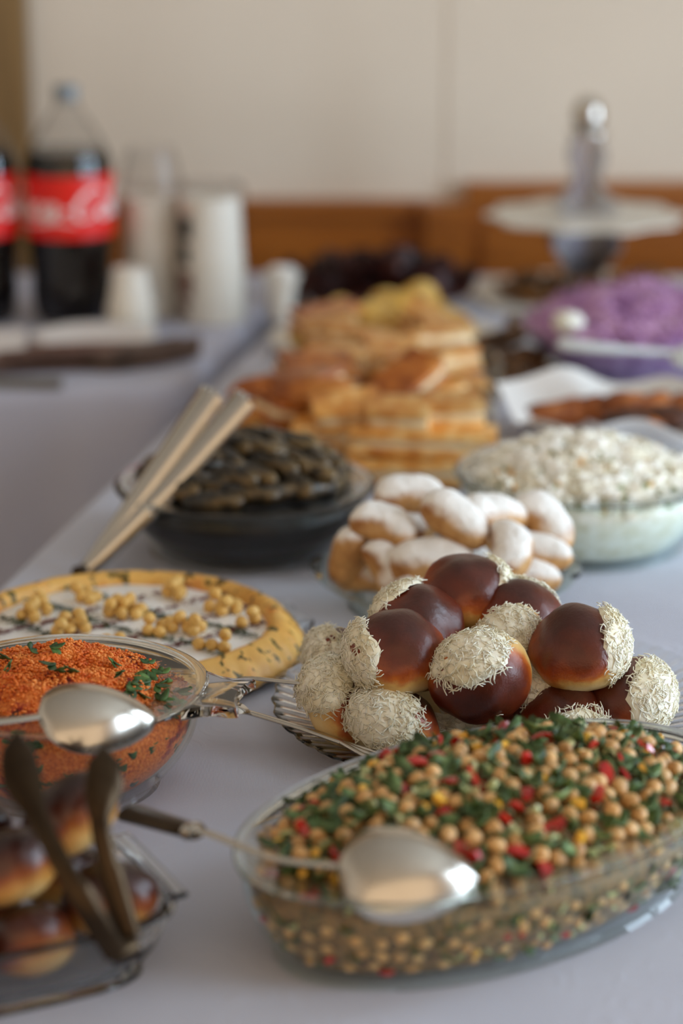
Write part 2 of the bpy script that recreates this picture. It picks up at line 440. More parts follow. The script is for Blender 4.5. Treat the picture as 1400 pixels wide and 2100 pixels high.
SF = dict(a=.192, b=.116, h=.068, base=.024, rot=R(39.1), c=(.099, 1.459), lvl=.80, dome=.042, pw=2.4)
g = contents(**SF, amp=.004, freq=70, seg=112)
c0 = SAL['c']
single('salad_dressing_mix', mesh('salad_dressing_mix', shift(g, (-c0[0], -c0[1], 0)), M['salad_mix']), (c0[0], c0[1], .0), 'dense body of mixed chickpea salad filling the large oval dish', 'salad', kind='stuff')
rng = random.Random(11)
M['chickpea'] = pm('chickpea', [(176, 126, 70), (204, 156, 96), (220, 178, 122)], 90, rough=.42, sss=.15, rand=.18, bs=.15, bscale=250)
M['pepper'] = pm('red_pepper', [(150, 16, 10), (190, 30, 14), (206, 60, 24)], 60, rough=.25, coat=.4, rand=.2)
M['herb'] = pm('chopped_herb', [(52, 72, 34), (86, 108, 56), (132, 148, 96)], 70, rough=.5, rand=.3)
M['corn'] = pm('sweetcorn', [(226, 160, 40), (240, 190, 70)], 80, rough=.35, coat=.3, rand=.12)
M['onion'] = pm('spring_onion', [(150, 160, 96), (196, 196, 140), (214, 210, 170)], 60, rough=.4, rand=.15)
def chick(seed):
    g = ball((.0060, .0055, .0055), 12, 8, .10, 1.6, seed)
    V = [(x * (1 + .25 * max(0, x / .0060)), y * (1 - .35 * max(0, x / .0060 - .3)), z) for x, y, z in g[0]]
    return V, g[1]
def chunk(l, w, h, rng, bend=.3):
    L = []
    for i in range(5):
        t = i / 4 - .5; k = 1 - .35 * (2 * abs(t)) ** 3
        z = bend * l * (.25 - t * t) * 2
        L.append([(t * l, y * w / 2 * k, zz * h / 2 + z) for y, zz in ((-1, -.8), (0, -1), (1, -.8), (1, .8), (0, 1), (-1, .8))])
    return loops(L)
me_ch = [mesh('chickpea', chick(s), M['chickpea']) for s in range(4)]
me_pe = [mesh('pepper_piece', chunk(.013 + .003 * s, .008, .003, rng, .35), M['pepper'], 50) for s in range(3)]
me_he = [mesh('herb_piece', leaf(.014 + .003 * s, .0046, .5, .3, rng), M['herb']) for s in range(4)]
me_co = [mesh('sweetcorn_kernel', chunk(.009, .007, .005, rng, .1), M['corn'], 60) for s in range(2)]
me_on = [mesh('onion_slice', chunk(.011, .006, .003, rng, .4), M['onion'], 50) for s in range(2)]
pts = []
def put(x, y, z, r):
    for (X, Y, Z, rr) in pts:
        if (X - x) ** 2 + (Y - y) ** 2 + (Z - z) ** 2 < (r + rr) ** 2: return False
    pts.append((x, y, z, r)); return True
def scatter(n, r, lift, tries=60, side=.0):
    out = []; ca, sa = math.cos(SF['rot']), math.sin(SF['rot'])
    k = 0
    while len(out) < n and k < n * tries:
        k += 1
        if rng.random() < side:                       # against the glass wall
            tt = rng.uniform(-PI * .95, PI * .12); lv = rng.uniform(.06, .66)
            o, z = inner(SF['a'], SF['b'], SF['h'], SF['base'], lv); o -= r * .75
            X, Y = (SF['a'] + o) * math.cos(tt - .5), (SF['b'] + o) * math.sin(tt - .5); z += r * .3
        else:
            u = math.sqrt(rng.random()) * .97; tt = rng.uniform(0, 2 * PI)
            o, _ = inner(SF['a'], SF['b'], SF['h'], SF['base'], SF['lvl'])
            X, Y = (SF['a'] + o) * u * math.cos(tt), (SF['b'] + o) * u * math.sin(tt); z = None
        x = c0[0] + X * ca - Y * sa; y = c0[1] + X * sa + Y * ca
        if z is None:
            z, u = dome_z(x, y, **SF); z += lift + rng.uniform(-.0015, .003)
        if put(x, y, z, r): out.append((x, y, z))
    return out
for x, y, z in scatter(70, .0054, .004, side=.25):
    single('pepper_piece', rng.choice(me_pe), (x, y, z), 'small glossy red pepper piece mixed into the chickpea salad', 'pepper piece', 'red pepper pieces in the salad', rrot(rng))
for x, y, z in scatter(300, .0052, .0035, side=.3):
    single('chickpea', rng.choice(me_ch), (x, y, z), 'round beige cooked chickpea in the oval glass dish of salad', 'chickpea', 'chickpeas in the salad dish', rrot(rng))
for x, y, z in scatter(46, .0035, .005, side=.2):
    single('sweetcorn_kernel', rng.choice(me_co), (x, y, z), 'bright yellow sweetcorn kernel mixed into the chickpea salad', 'corn', 'sweetcorn in the salad', rrot(rng))
for x, y, z in scatter(60, .0030, .004, side=.25):
    single('onion_slice', rng.choice(me_on), (x, y, z), 'pale green spring onion slice mixed into the chickpea salad', 'onion slice', 'onion slices in the salad', rrot(rng))
for x, y, z in scatter(280, .0022, .0050, side=.28):
    m3 = Matrix.Rotation(rng.uniform(0, 6.28), 3, 'Z') @ Matrix.Rotation(rng.uniform(-.9, .9), 3, 'X') @ Matrix.Rotation(rng.uniform(-.6, .6), 3, 'Y')
    single('herb_piece', rng.choice(me_he), (x, y, z), 'torn dark green herb leaf scattered through the chickpea salad', 'herb leaf', 'chopped herb leaves in the salad', m3, )

L = []
for i in range(1000):
    u = math.sqrt(rng.random()) * .99; tt = rng.uniform(0, 2 * PI); o = inner(SF['a'], SF['b'], SF['h'], SF['base'], SF['lvl'])[0]
    X, Y = (SF['a'] + o) * u * math.cos(tt), (SF['b'] + o) * u * math.sin(tt); ca, sa = math.cos(SF['rot']), math.sin(SF['rot'])
    x, y = c0[0] + X * ca - Y * sa, c0[1] + X * sa + Y * ca
    L.append(shift(xf(leaf(rng.uniform(.004, .008), .0016, .4, .3, rng, 2), rrot(rng)), (x, y, dome_z(x, y, **SF)[0] + rng.uniform(.003, .0085))))
single('fine_herbs', mesh('fine_herbs', shift(join(*L), (-c0[0], -c0[1], 0)), M['herb']), (c0[0], c0[1], 0), 'finely chopped green herbs sprinkled all over the chickpea salad', 'herbs', kind='stuff')

# ------------------------------------------------------------------ spoons
def spoon_bowl(L, Wd, D, th=.0012, nu=18, nv=12):
    """convex side up, neck end at x=0, tip at x=L"""
    top = []
    for i in range(nu + 1):
        u = i / nu
        w = Wd / 2 * max(.10 * (1 - u), (math.sin(PI * u ** .72)) ** .62 if 0 < u < 1 else 0) if u < 1 else .0004
        if i == 0: w = .0035
        row = []
        for j in range(nv + 1):
            v = -1 + 2 * j / nv
            s = max(0, math.sin(PI * min(1, u * .97 + .015))) ** .7
            row.append((u * L, v * w, D * s * (1 - abs(v) ** 2.2)))
        top.append(row)
    V = []; F = []; m = nv + 1
    for r_ in top: V += r_
    k = len(V)
    for r_ in top: V += [(x, y, z - th) for x, y, z in r_]
    for i in range(nu):
        for j in range(nv):
            a = i * m + j; F.append((a, a + m, a + m + 1, a + 1)); F.append((k + a, k + a + 1, k + a + m + 1, k + a + m))
    per = [j for j in range(m)] + [i * m + nv for i in range(1, nu + 1)] + [nu * m + j for j in range(nv - 1, -1, -1)] + [i * m for i in range(nu - 1, 0, -1)]
    for i in range(len(per)):
        a, b = per[i], per[(i + 1) % len(per)]; F.append((a, b, k + b, k + a))
    return V, F
def spoon(name, label, neck, tip, up, Wd, D, handle, hr, m, roll=0, group=None):
    neck, tip = Vector(neck), Vector(tip); mt = along(tip - neck, up, roll)
    t = thing(name, tuple((neck + tip) / 2), label, 'spoon', group)
    part('bowl', xf(spoon_bowl((tip - neck).length, Wd, D), Matrix.Translation(neck) @ mt.to_4x4()), m, t, 60)
    P = spline([neck + (tip - neck) * .03] + [Vector(h) for h in handle], 6)
    part('handle', rod(P, hr, 10, .38), m, t, 60)
    return t, P
t, P = spoon('serving_spoon', 'steel serving spoon lying face down on the chickpea salad, patterned handle over the rim', (-0.0029, 1.3407, 0.0800), (0.0839, 1.3366, 0.0700), (.05, -.5, .86), .072, .022,
      [(-0.0416, 1.3511, 0.0800), (-0.0823, 1.3917, 0.0780), (-0.1120, 1.4232, 0.0720), (-0.1391, 1.4540, 0.0660)], lambda q: .0036 + .0065 * max(0, q - .62) ** .8, M['satin_steel'])
e = Vector((-0.0967, 1.4032, 0.0755)); e2 = Vector((-0.0902, 1.3973, 0.0765)); e3 = Vector((-0.1367, 1.4493, 0.0670))
hd_ = [o for o in t.children if o.name.startswith('handle')][0]
part('handle_collar', rod([e, (e + e2) / 2, e2], lambda q: .0098 - .002 * abs(2 * q - 1), 12, .6), M['steel'], hd_, 50, label='bright ornamental collar of the handle')
part('handle_grip', rod(spline([e, (e + e3) / 2, e3], 4), lambda q: .0088 + .0022 * q, 12, .5), M['dark_steel'], hd_, 50, label='dark flat grip of the handle')

# ------------------------------------------------------------------ orange bulgur salad in the glass casserole
ORG = dict(a=.1047, b=.1047, h=.077, base=.034, c=(-.205, 1.661))
t = dish_thing('casserole_bowl', 'deep round clear glass bowl with a side handle holding the orange bulgur salad', 'bowl', vessel(**ORG, th=.004, seg=112, curve=2.6), M['glass'], ORG['c'], 'bowl')
c1 = ORG['c']
part('rim', turned([(-.006, .0755), (-.001, .0745), (.0030, .0755), (.0034, .0775), (-.001, .079), (-.006, .0780)], .1047, .1047, 2, 112, 0, c1), M['solid_glass'], t, 50)
for s in (1, -1):                                   # the two lugs of the bowl, concave at the outer end
    D0 = Vector((s * .985, s * -.174, 0)) if s == 1 else Vector((-.985, .174, 0)); Nn = Vector((-D0.y, D0.x, 0)); o = Vector((c1[0], c1[1], 0))
    out = []
    for d, n in ((.100, -.042), (.112, -.033), (.124, -.029), (.135, -.031), (.139, -.030), (.137, -.024), (.1335, -.012), (.1325, 0), (.1335, .012), (.137, .024), (.139, .030), (.135, .031), (.124, .029), (.112, .033), (.100, .042), (.105, .02), (.1065, 0), (.105, -.02)):
        out.append(o + D0 * d + Nn * n)
    g = loops([[(p.x + (o.x - p.x) * i, p.y + (o.y - p.y) * i, z) for p in out] for z, i in ((.0705, .012), (.0715, 0), (.0765, 0), (.0785, .012))])
    part('handle', g, M['solid_glass'], t, 50)
m, nt, b = nmat('orange_bulgur'); M['bulgur'] = m
c_ = ramp(nt, nz(nt, 420, 3), [(.3, lin((176, 76, 12))), (.5, lin((222, 112, 30))), (.7, lin((238, 146, 64)))])
c2_ = ramp(nt, nz(nt, 26, 4, .6), [(.36, lin((70, 58, 20))), (.42, lin((190, 90, 40))), (.47, (1, 1, 1, 1))])
mx = N(nt, 'ShaderNodeMix', data_type='RGBA', blend_type='MULTIPLY'); mx.inputs['Factor'].default_value = 1
nt.links.new(c_, mx.inputs['A']); nt.links.new(c2_, mx.inputs['B']); nt.links.new(mx.outputs['Result'], b.inputs['Base Color'])
b.inputs['Roughness'].default_value = .6; bump(nt, b, nz(nt, 500, 4), .8, .0025)
M['grain'] = pm('bulgur_grain', [(206, 88, 16), (230, 120, 36), (240, 150, 70)], 90, rough=.5)
OF = dict(a=.1047, b=.1047, h=.077, base=.034, c=c1, lvl=.86, dome=.034, pw=2.0, curve=2.6, rot=0)
g = contents(**OF, seg=150, rings=56, amp=.006, freq=45, amp2=.0022, freq2=230)
t = single('bulgur_salad', mesh('bulgur_salad', shift(g, (-c1[0], -c1[1], 0)), M['bulgur']), (c1[0], c1[1], 0), 'heap of orange bulgur salad filling the round glass bowl', 'salad', kind='stuff')
rng = random.Random(5); G = ([], [])
V0 = len(g[0])
tops = [v for v in g[0][9 * 150:] ]
oc = ball((1, 1, 1), 6, 4)
L = []
for i in range(5200):
    v = rng.choice(tops); r = rng.uniform(.0007, .0016)
    x, y, z = v[0] + rng.gauss(0, .0008), v[1] + rng.gauss(0, .0008), v[2] + rng.uniform(-.0004, .0016)
    L.append(([(a * r + x, b_ * r * .8 + y, c_ * r * .8 + z) for a, b_, c_ in oc[0]], oc[1]))
part('grain', join(*L), M['grain'], t, kind='stuff')
M['parsley'] = pm('parsley_leaf', [(40, 62, 26), (62, 92, 42), (92, 122, 62)], 60, rough=.5, rand=.35)
def sprig(k):
    L = []
    for q, a in enumerate((0, 1.0, -1.0)):
        g = shift(leaf(k * (1 if q == 0 else .8), k * .26, .25, .12, rng, 4), (k * .42, 0, 0)); L.append(xf(g, Matrix.Rotation(a, 3, 'Z') @ Matrix.Rotation(rng.uniform(-.3, .2), 3, 'Y')))
    return join(*L)
me_pa = [mesh('parsley_leaf', sprig(.0085 + .0016 * s), M['parsley']) for s in range(4)]
me_fl = [mesh('parsley_leaf', leaf(.010 + .005 * s, .0034, 0, 0, rng), M['parsley']) for s in range(2)]
spots = [(-0.1408, 1.5760, 0.0980), (-0.1477, 1.6205, 0.1040), (-0.1527, 1.6272, 0.1060), (-0.1417, 1.6543, 0.1010), (-0.1420, 1.6720, 0.0980), (-0.1318, 1.6629, 0.0960), (-0.1291, 1.6248, 0.0950), (-0.1262, 1.6583, 0.0920), (-0.1426, 1.6209, 0.1020), (-0.1581, 1.6405, 0.1060), (-0.2118, 1.6652, 0.1080), (-0.2065, 1.6353, 0.1090), (-0.2283, 1.6687, 0.1060), (-0.2397, 1.6460, 0.1040), (-0.2228, 1.5706, 0.1080), (-0.2170, 1.5637, 0.1070), (-0.2100, 1.5615, 0.1050), (-0.2306, 1.5633, 0.1000), (-0.1154, 1.6283, 0.0900), (-0.1182, 1.6433, 0.0900), (-0.1502, 1.6305, 0.1070), (-0.1669, 1.6533, 0.1070), (-0.1214, 1.6135, 0.0900), (-0.1390, 1.6416, 0.1000), (-0.1580, 1.6002, 0.1060), (-0.2453, 1.6616, 0.1040), (-0.1337, 1.6402, 0.0960), (-0.1701, 1.5845, 0.1100), (-0.2024, 1.6294, 0.1100), (-0.1919, 1.6294, 0.1100)]
for i, p in enumerate(spots):
    z, u = dome_z(p[0], p[1], **OF)
    m3 = Matrix.Rotation(rng.uniform(0, 6.28), 3, 'Z') @ Matrix.Rotation(rng.uniform(-.8, .8), 3, 'X') @ Matrix.Rotation(rng.uniform(-.5, .7), 3, 'Y')
    single('parsley_leaf', me_pa[i % 4], (p[0], p[1], z + .0050), 'dark green parsley leaf stuck in the orange bulgur salad', 'parsley leaf', 'parsley leaves in the bulgur salad', m3)
for i in range(34):                                   # leaves pressed against the wall of the bowl
    tt = rng.uniform(-PI * .8, .1); lv = rng.uniform(.12, .8); oo, z = inner(.1047, .1047, .077, .034, lv, curve=2.6); rr = .1047 + oo - .0035
    o2, z2 = inner(.1047, .1047, .077, .034, lv + .05, curve=2.6); nrm = Vector(((z2 - z) * math.cos(tt), (z2 - z) * math.sin(tt), -(o2 - oo)))
    rr = .1047 + oo - .0002
    m3 = basis(nrm, (-math.sin(tt) * rng.uniform(-1, 1), math.cos(tt) * rng.uniform(.3, 1), rng.uniform(-1, 1)))
    single('parsley_leaf', me_fl[i % 2], (c1[0] + rr * math.cos(tt), c1[1] + rr * math.sin(tt), z), 'parsley leaf pressed against the glass wall of the bulgur bowl', 'parsley leaf', 'parsley leaves against the glass of the bulgur bowl', m3)
spoon('serving_spoon', 'plain steel serving spoon lying face down on the orange bulgur salad', (-0.2039, 1.5195, 0.1070), (-0.1260, 1.5437, 0.0940), (0, -.5, .86), .062, .019,
      [(-0.2187, 1.5123, 0.1070), (-0.2405, 1.5052, 0.1070), (-0.2891, 1.4851, 0.1060), (-0.3289, 1.4747, 0.1040)], lambda q: .0042 + .003 * q, M['satin_steel'])

# ------------------------------------------------------------------ savoury potato ring with yogurt
cp = (-.189, 1.947)
t = thing('scalloped_plate', (cp[0], cp[1], 0), 'flat clear glass plate with a scalloped rim under the yellow potato ring', 'plate')
part('plate', turned([(-.05, .001), (-.048, 0), (-.02, .002), (-.004, .0095), (0, .011, .003, 22), (-.002, .0128, .003, 22), (-.02, .0055), (-.05, .0045)], .169, .169, 2, 176, 0, cp), M['solid_glass'], t, 40)
cr = (-.184, 1.938)
m, nt, b = nmat('potato_ring_dough'); M['ring'] = m
gr = ramp(nt, nz(nt, 95, 2, .5), [(.60, (1, 1, 1, 1)), (.63, lin((96, 110, 52)))])
yy = ramp(nt, nz(nt, 28, 3), [(.35, lin((214, 154, 66))), (.55, lin((232, 182, 96))), (.7, lin((228, 150, 70)))])
mx = N(nt, 'ShaderNodeMix', data_type='RGBA', blend_type='MULTIPLY'); mx.inputs['Factor'].default_value = 1
nt.links.new(yy, mx.inputs['A']); nt.links.new(gr, mx.inputs['B']); nt.links.new(mx.outputs['Result'], b.inputs['Base Color'])
b.inputs['Roughness'].default_value = .5; bump(nt, b, nz(nt, 120, 3), .3, .002)
t = thing('potato_ring', (cr[0], cr[1], .005), 'round yellow potato ring with a yogurt filled centre on a glass plate', 'savoury cake')
def ringv():
    L = []
    prof = [(-.002, .0056), (0, .0075), (-.002, .013), (-.008, .0225), (-.015, .0290), (-.022, .0325), (-.028, .0315), (-.031, .028), (-.0325, .019), (-.033, .0056)]
    for o, z in prof:
        row = []
        for i in range(180):
            a = 2 * PI * i / 180; w = .0032 * abs(math.sin(a * 22)) * (1 if o > -.02 else .3) + .002 * noise.noise(Vector((math.cos(a) * 3, math.sin(a) * 3, z * 60)))
            r = .154 + o - w; row.append((cr[0] + r * math.cos(a), cr[1] + r * math.sin(a), z + (.0015 * noise.noise(Vector((math.cos(a) * 5, math.sin(a) * 5, o * 90))) if z > .01 else 0)))
        L.append(row)
    return loops(L, False, False, False)
part('crust_ring', ringv(), M['ring'], t, 70)
M['yogurt'] = pm('yogurt', [(244, 241, 236), (252, 250, 246)], 20, rough=.35, bs=.4, bscale=60, bdist=.004, sss=.1)
L = [[(cr[0] + r * math.cos(a), cr[1] + r * math.sin(a), z + (.0018 * noise.noise(Vector((r * 40 * math.cos(a), r * 40 * math.sin(a), 1))) if k > 0 else 0)) for a in [2 * PI * i / 72 for i in range(72)]] for k, (r, z) in enumerate([(.1205, .0056), (.1212, .0215), (.118, .0232), (.095, .0242), (.075, .0245), (.05, .0245), (.025, .0245), (.004, .0245)])]
part('yogurt_filling', loops(L), M['yogurt'], t, 60)
rng = random.Random(8)
M['dill'] = pm('dill_line', [(46, 62, 36), (84, 98, 62)], 50, rough=.8)
M['chili'] = pm('chili_flake', [(92, 22, 14), (126, 40, 26)], 50, rough=.7)
bit = lambda rg: strand(rg, rg.uniform(.003, .007), .00055, 3, 2)
def line(name, ends, m, n, wd):
    L = []
    for (a, b2) in ends:
        for i in range(n):
            u = rng.random(); p = Vector(a) * (1 - u) + Vector(b2) * u
            x = p.x + rng.gauss(0, wd) + .004 * math.sin(u * 9); y = p.y + rng.gauss(0, wd) + .004 * math.cos(u * 7)
            if math.hypot(x, y) > .118: continue
            L.append(shift(xf(bit(rng), (Matrix.Rotation(rng.uniform(0, 6.28), 3, 'Z') @ Matrix.Rotation(rng.uniform(-.4, .4), 3, 'Y'))), (cr[0] + x, cr[1] + y, .0258 + rng.uniform(0, .0015))))
    part(name, join(*L), m, t, kind='stuff')
def chord(ang, off):
    d = Vector((math.cos(ang), math.sin(ang))); n = Vector((-d.y, d.x)); h = math.sqrt(0.119 ** 2 - off ** 2)
    return tuple(n * off - d * h), tuple(n * off + d * h)
line('dill_line', [chord(R(-38), .042), chord(R(-38), -.005), chord(R(-38), -.055)], M['dill'], 330, .0030)
line('chili_line', [chord(R(40), .05), chord(R(40), .012), chord(R(40), -.03), chord(R(40), -.07)], M['chili'], 230, .0022)
M['pea'] = pm('boiled_chickpea', [(214, 166, 84), (232, 190, 110)], 90, rough=.45, sss=.2, rand=.08)
me_pea = [mesh('boiled_chickpea', ball((.0062, .0056, .0052), 12, 8, .10, 1.5, s + 20), M['pea']) for s in range(3)]
cl = [(-0.1801, 1.9670, 0.0300), (-0.1440, 1.9288, 0.0300), (-0.1251, 1.9225, 0.0300), (-0.1125, 1.8798, 0.0300), (-0.0954, 1.8739, 0.0300), (-0.2328, 1.9138, 0.0300), (-0.2235, 1.9225, 0.0300), (-0.2620, 1.9696, 0.0300), (-0.2667, 1.9567, 0.0300), (-0.1463, 2.0134, 0.0300), (-0.0966, 1.9735, 0.0300), (-0.1116, 1.9801, 0.0300), (-0.0844, 1.9313, 0.0300), (-0.0703, 1.9388, 0.0300), (-0.2215, 2.0040, 0.0300), (-0.1987, 1.9644, 0.0300), (-0.1900, 1.8918, 0.0300), (-0.1554, 1.9163, 0.0300)]
nn = [8, 4, 4, 2, 2, 3, 5, 5, 4, 5, 5, 2, 1, 2, 5, 2, 2, 3]
pp = []
for p, n in zip(cl, nn):
    for k in range(n):
        for tr in range(40):
            rr = .0045 * math.sqrt(n) * math.sqrt(rng.random()); a = rng.uniform(0, 6.28); x, y = p[0] + rr * math.cos(a), p[1] + rr * math.sin(a); z = .0295
            if math.hypot(x - cr[0], y - cr[1]) > .113: continue
            if any(math.hypot(x - q[0], y - q[1]) < .0098 and abs(z - q[2]) < .006 for q in pp):
                if tr < 25: continue
                z = .0378
                if any((x - q[0]) ** 2 + (y - q[1]) ** 2 + (z - q[2]) ** 2 < .009 ** 2 for q in pp): continue
            pp.append((x, y, z)); break
for i, p in enumerate(pp):
    single('boiled_chickpea', me_pea[i % 3], p, 'pale yellow chickpea set in a small cluster on the white yogurt', 'chickpea', 'chickpeas on the yogurt of the potato ring', rrot(rng))

# ------------------------------------------------------------------ glass plate of buns
cb = (.126, 1.775); rb = .179
t = thing('ribbed_plate', (cb[0], cb[1], 0), 'large ribbed clear glass plate with radiating flutes, under the glazed buns', 'plate')
def ribplate():
    L = []; n = 288
    for r, z, w in ((.10, 0, 0), (.104, 0, 0), (.12, .003, .0004), (.15, .011, .0009), (.172, .018, .0011), (.179, .0205, .0006), (.180, .0216, .0004), (.179, .0228, .0006), (.172, .0208, .0011), (.15, .0142, .0009), (.12, .0066, .0004), (.10, .0035, 0)):
        L.append([(cb[0] + (r + .0012 * math.cos(36 * 2 * PI * i / n) * (1 if r > .175 else 0)) * math.cos(2 * PI * i / n), cb[1] + r * math.sin(2 * PI * i / n), z + w * math.cos(72 * 2 * PI * i / n)) for i in range(n)])
    return loops(L)
part('plate', ribplate(), M['solid_glass'], t, 60)
m, nt, b = nmat('glazed_bun'); M['bun'] = m
tc = N(nt, 'ShaderNodeTexCoord'); sx = N(nt, 'ShaderNodeSeparateXYZ'); nt.links.new(tc.outputs['Object'], sx.inputs[0])
n1 = nz(nt, 38, 4); ad = N(nt, 'ShaderNodeMath', operation='MULTIPLY_ADD'); ad.inputs[1].default_value = .030; nt.links.new(n1, ad.inputs[0])
nt.links.new(sx.outputs['Z'], ad.inputs[2])
mr = N(nt, 'ShaderNodeMapRange'); mr.inputs[1].default_value = -.018; mr.inputs[2].default_value = .048; nt.links.new(ad.outputs[0], mr.inputs[0])
top = ramp(nt, mr.outputs[0], [(.32, lin((222, 192, 132))), (.46, lin((214, 164, 88))), (.55, lin((186, 98, 32))), (.64, lin((142, 60, 18))), (.75, lin((98, 36, 14))), (.92, lin((66, 25, 12)))])
rg = ramp(nt, mr.outputs[0], [(.36, (.65, .65, .65, 1)), (.6, (.33, .33, .33, 1))])
nt.links.new(top, b.inputs['Base Color']); nt.links.new(rg, b.inputs['Roughness'])
b.inputs['Coat Weight'].default_value = .0; bump(nt, b, nz(nt, 55, 7, .65), .4, .003)
def bun_mesh(seed):
    g = ball((.0345, .0345, .0275), 36, 22, .11, 1.5, seed)
    V = [(x, y, z if z > -.016 else -.016 + (z + .016) * .45) for x, y, z in g[0]]
    return mesh('bun', (V, g[1]), M['bun'])
me_bun = [bun_mesh(s) for s in range(4)]
M['shred'] = pm('grated_white_shreds', [(238, 226, 194), (246, 239, 218)], 40, rough=.55, sss=.15)
def coat(seed, half=.92):
    rg = random.Random(seed); L = []
    # a lumpy skin of shreds on the +x flank, then loose strands over it
    nu, nv = 22, 9; rows = []
    for j in range(nv + 1):
        ph = half * (1 - j / nv)
        row = []
        for i in range(nu):
            t_ = 2 * PI * i / nu; p2 = ph * (1 + .18 * noise.noise(Vector((math.cos(t_) * 2, math.sin(t_) * 2, seed))))
            d = Vector((math.cos(p2), math.sin(p2) * math.cos(t_), math.sin(p2) * math.sin(t_)))
            k = (1.0 + .075 * (j > 0) + .05 * noise.noise(d * 7 + Vector((seed, 0, 0))) * (j > 0)) * (.985 if j == 0 else 1)
            row.append((.0345 * d.x * k, .0345 * d.y * k, .0275 * d.z * k))
        rows.append(row)
    L.append(loops(rows, False, False, True))
    for i in range(460):
        ph = half * math.sqrt(rg.random()) * rg.uniform(.9, 1.12); t_ = rg.uniform(0, 6.28)
        d = Vector((math.cos(ph), math.sin(ph) * math.cos(t_), math.sin(ph) * math.sin(t_)))
        nn_ = Vector((d.x / .0345, d.y / .0345, d.z / .0275)).normalized(); k = rg.uniform(1.06, 1.11)
        p = Vector((.0345 * d.x * k, .0345 * d.y * k, .0275 * d.z * k))
        tn = nn_.orthogonal().normalized(); tn = Matrix.Rotation(rg.uniform(0, 6.28), 3, nn_) @ tn
        tn = (tn + nn_ * rg.uniform(-.3, .35)).normalized()
        L.append(shift(xf(strand(rg, rg.uniform(.004, .010), .00055, 3, 3), along(tn, nn_)), p))
    return mesh('grated_coating', join(*L), M['shred'])
me_coat = [coat(s) for s in (1, 2, 3)]
me_loose = [mesh('loose_shred', join(*[shift(strand(random.Random(s * 9 + k), .008, .0006), (.004 * k, .003 * (k % 2), 0)) for k in range(3)]), M['shred']) for s in range(2)]
BUNS = [ # position, glazed top faces, shredded flank faces, scale, label
 ((0.0993, 1.8121, 0.0970), (.0, -.30, .95), (1, .25, -.15), 1.0, 'glazed bun at the very top of the pile, nearest the sugared cookies'),
 ((0.0601, 1.7624, 0.0870), (.32, -.42, .85), (-.75, .45, .5), 1.0, 'dark glazed bun directly behind the big brown bun, white shreds on its left'),
 ((0.1385, 1.7954, 0.0820), (.15, -.25, .95), (.3, 1, .1), .95, 'reddish brown glazed bun behind the bun with shreds on its top'),
 ((0.0410, 1.7126, 0.0830), (.10, -.28, .95), (-1, -.15, -.35), 1.04, 'big shiny brown bun resting just above the flat tong arm'),
 ((0.1258, 1.7569, 0.0730), (.55, -.45, -.6), (-.35, -.35, .85), .95, 'bun with a shredded white top, second in from the right upper bun'),
 ((0.1037, 1.6953, 0.0680), (.10, -.88, -.45), (-.35, -.25, .9), 1.06, 'bun turned with its dark glaze towards the viewer, in the middle of the pile'),
 ((0.1785, 1.7202, 0.0830), (-.28, -.42, .85), (.95, -.05, -.05), 1.04, 'upper right bun, brown domed top and a thick white shredded flank'),
 ((0.0008, 1.7861, 0.0480), (.6, .1, .8), (-.75, -.45, .45), .88, 'small bun half hidden at the left edge of the pile, above another bun'),
 ((-0.0022, 1.7227, 0.0380), (.72, -.05, .35), (-.7, -.3, .45), 1.0, 'leftmost bun low on the plate between the two tong arms, split side'),
 ((0.0377, 1.6947, 0.0300), (.40, .45, .75), (-.30, -.75, .35), 1.04, 'bun fully coated in white shreds, low at the front by the tong claw'),
 ((0.1511, 1.7331, 0.0380), (.35, -.60, -.45), (-.1, -.35, .95), .95, 'shredded bun squeezed low between the middle bun and the upper right bun'),
 ((0.1691, 1.7027, 0.0300), (-.1, -.12, .98), (.2, -.9, -.05), 1.0, 'bun low at the front, just behind the chickpeas, white shreds on its front'),
 ((0.2153, 1.7175, 0.0400), (-.6, -.15, .75), (.75, -.45, .25), 1.06, 'rightmost bun on the plate, dark left side and heavily shredded right side'),
 ((0.0846, 1.7456, 0.0300), (.4, .5, -.6), (-.4, -.65, .5), .95, 'shredded bun low in the gap behind the tong tip'),
 ((.075, 1.802, .037), (0, .1, 1), (1, 0, 0), .98, 'hidden bun under the topmost bun at the back of the pile'),
 ((.155, 1.800, .037), (0, .1, 1), (-.2, 1, 0), .98, 'hidden bun under the reddish brown bun at the back of the pile'),
]
for i, (p, cap, ch, s, lab) in enumerate(BUNS):
    t = thing('bun', p, lab, 'bun', 'glazed buns on the ribbed plate', basis(cap, ch) * s * 1.05)
    lpart('dough', me_bun[i % 4], t); lpart('grated_coating', me_coat[i % 3], t, kind='stuff')
rng = random.Random(2)
for p in ((0.1090, 1.6843, 0.0450), (0.0811, 1.7059, 0.0240), (0.0754, 1.7025, 0.0230), (0.1621, 1.6329, 0.0620)):
    single('loose_shred', me_loose[0], p, 'loose white shreds fallen among the glazed buns', 'shred', 'loose shreds on the buns', Matrix.Rotation(rng.uniform(0, 6), 3, 'Z'))

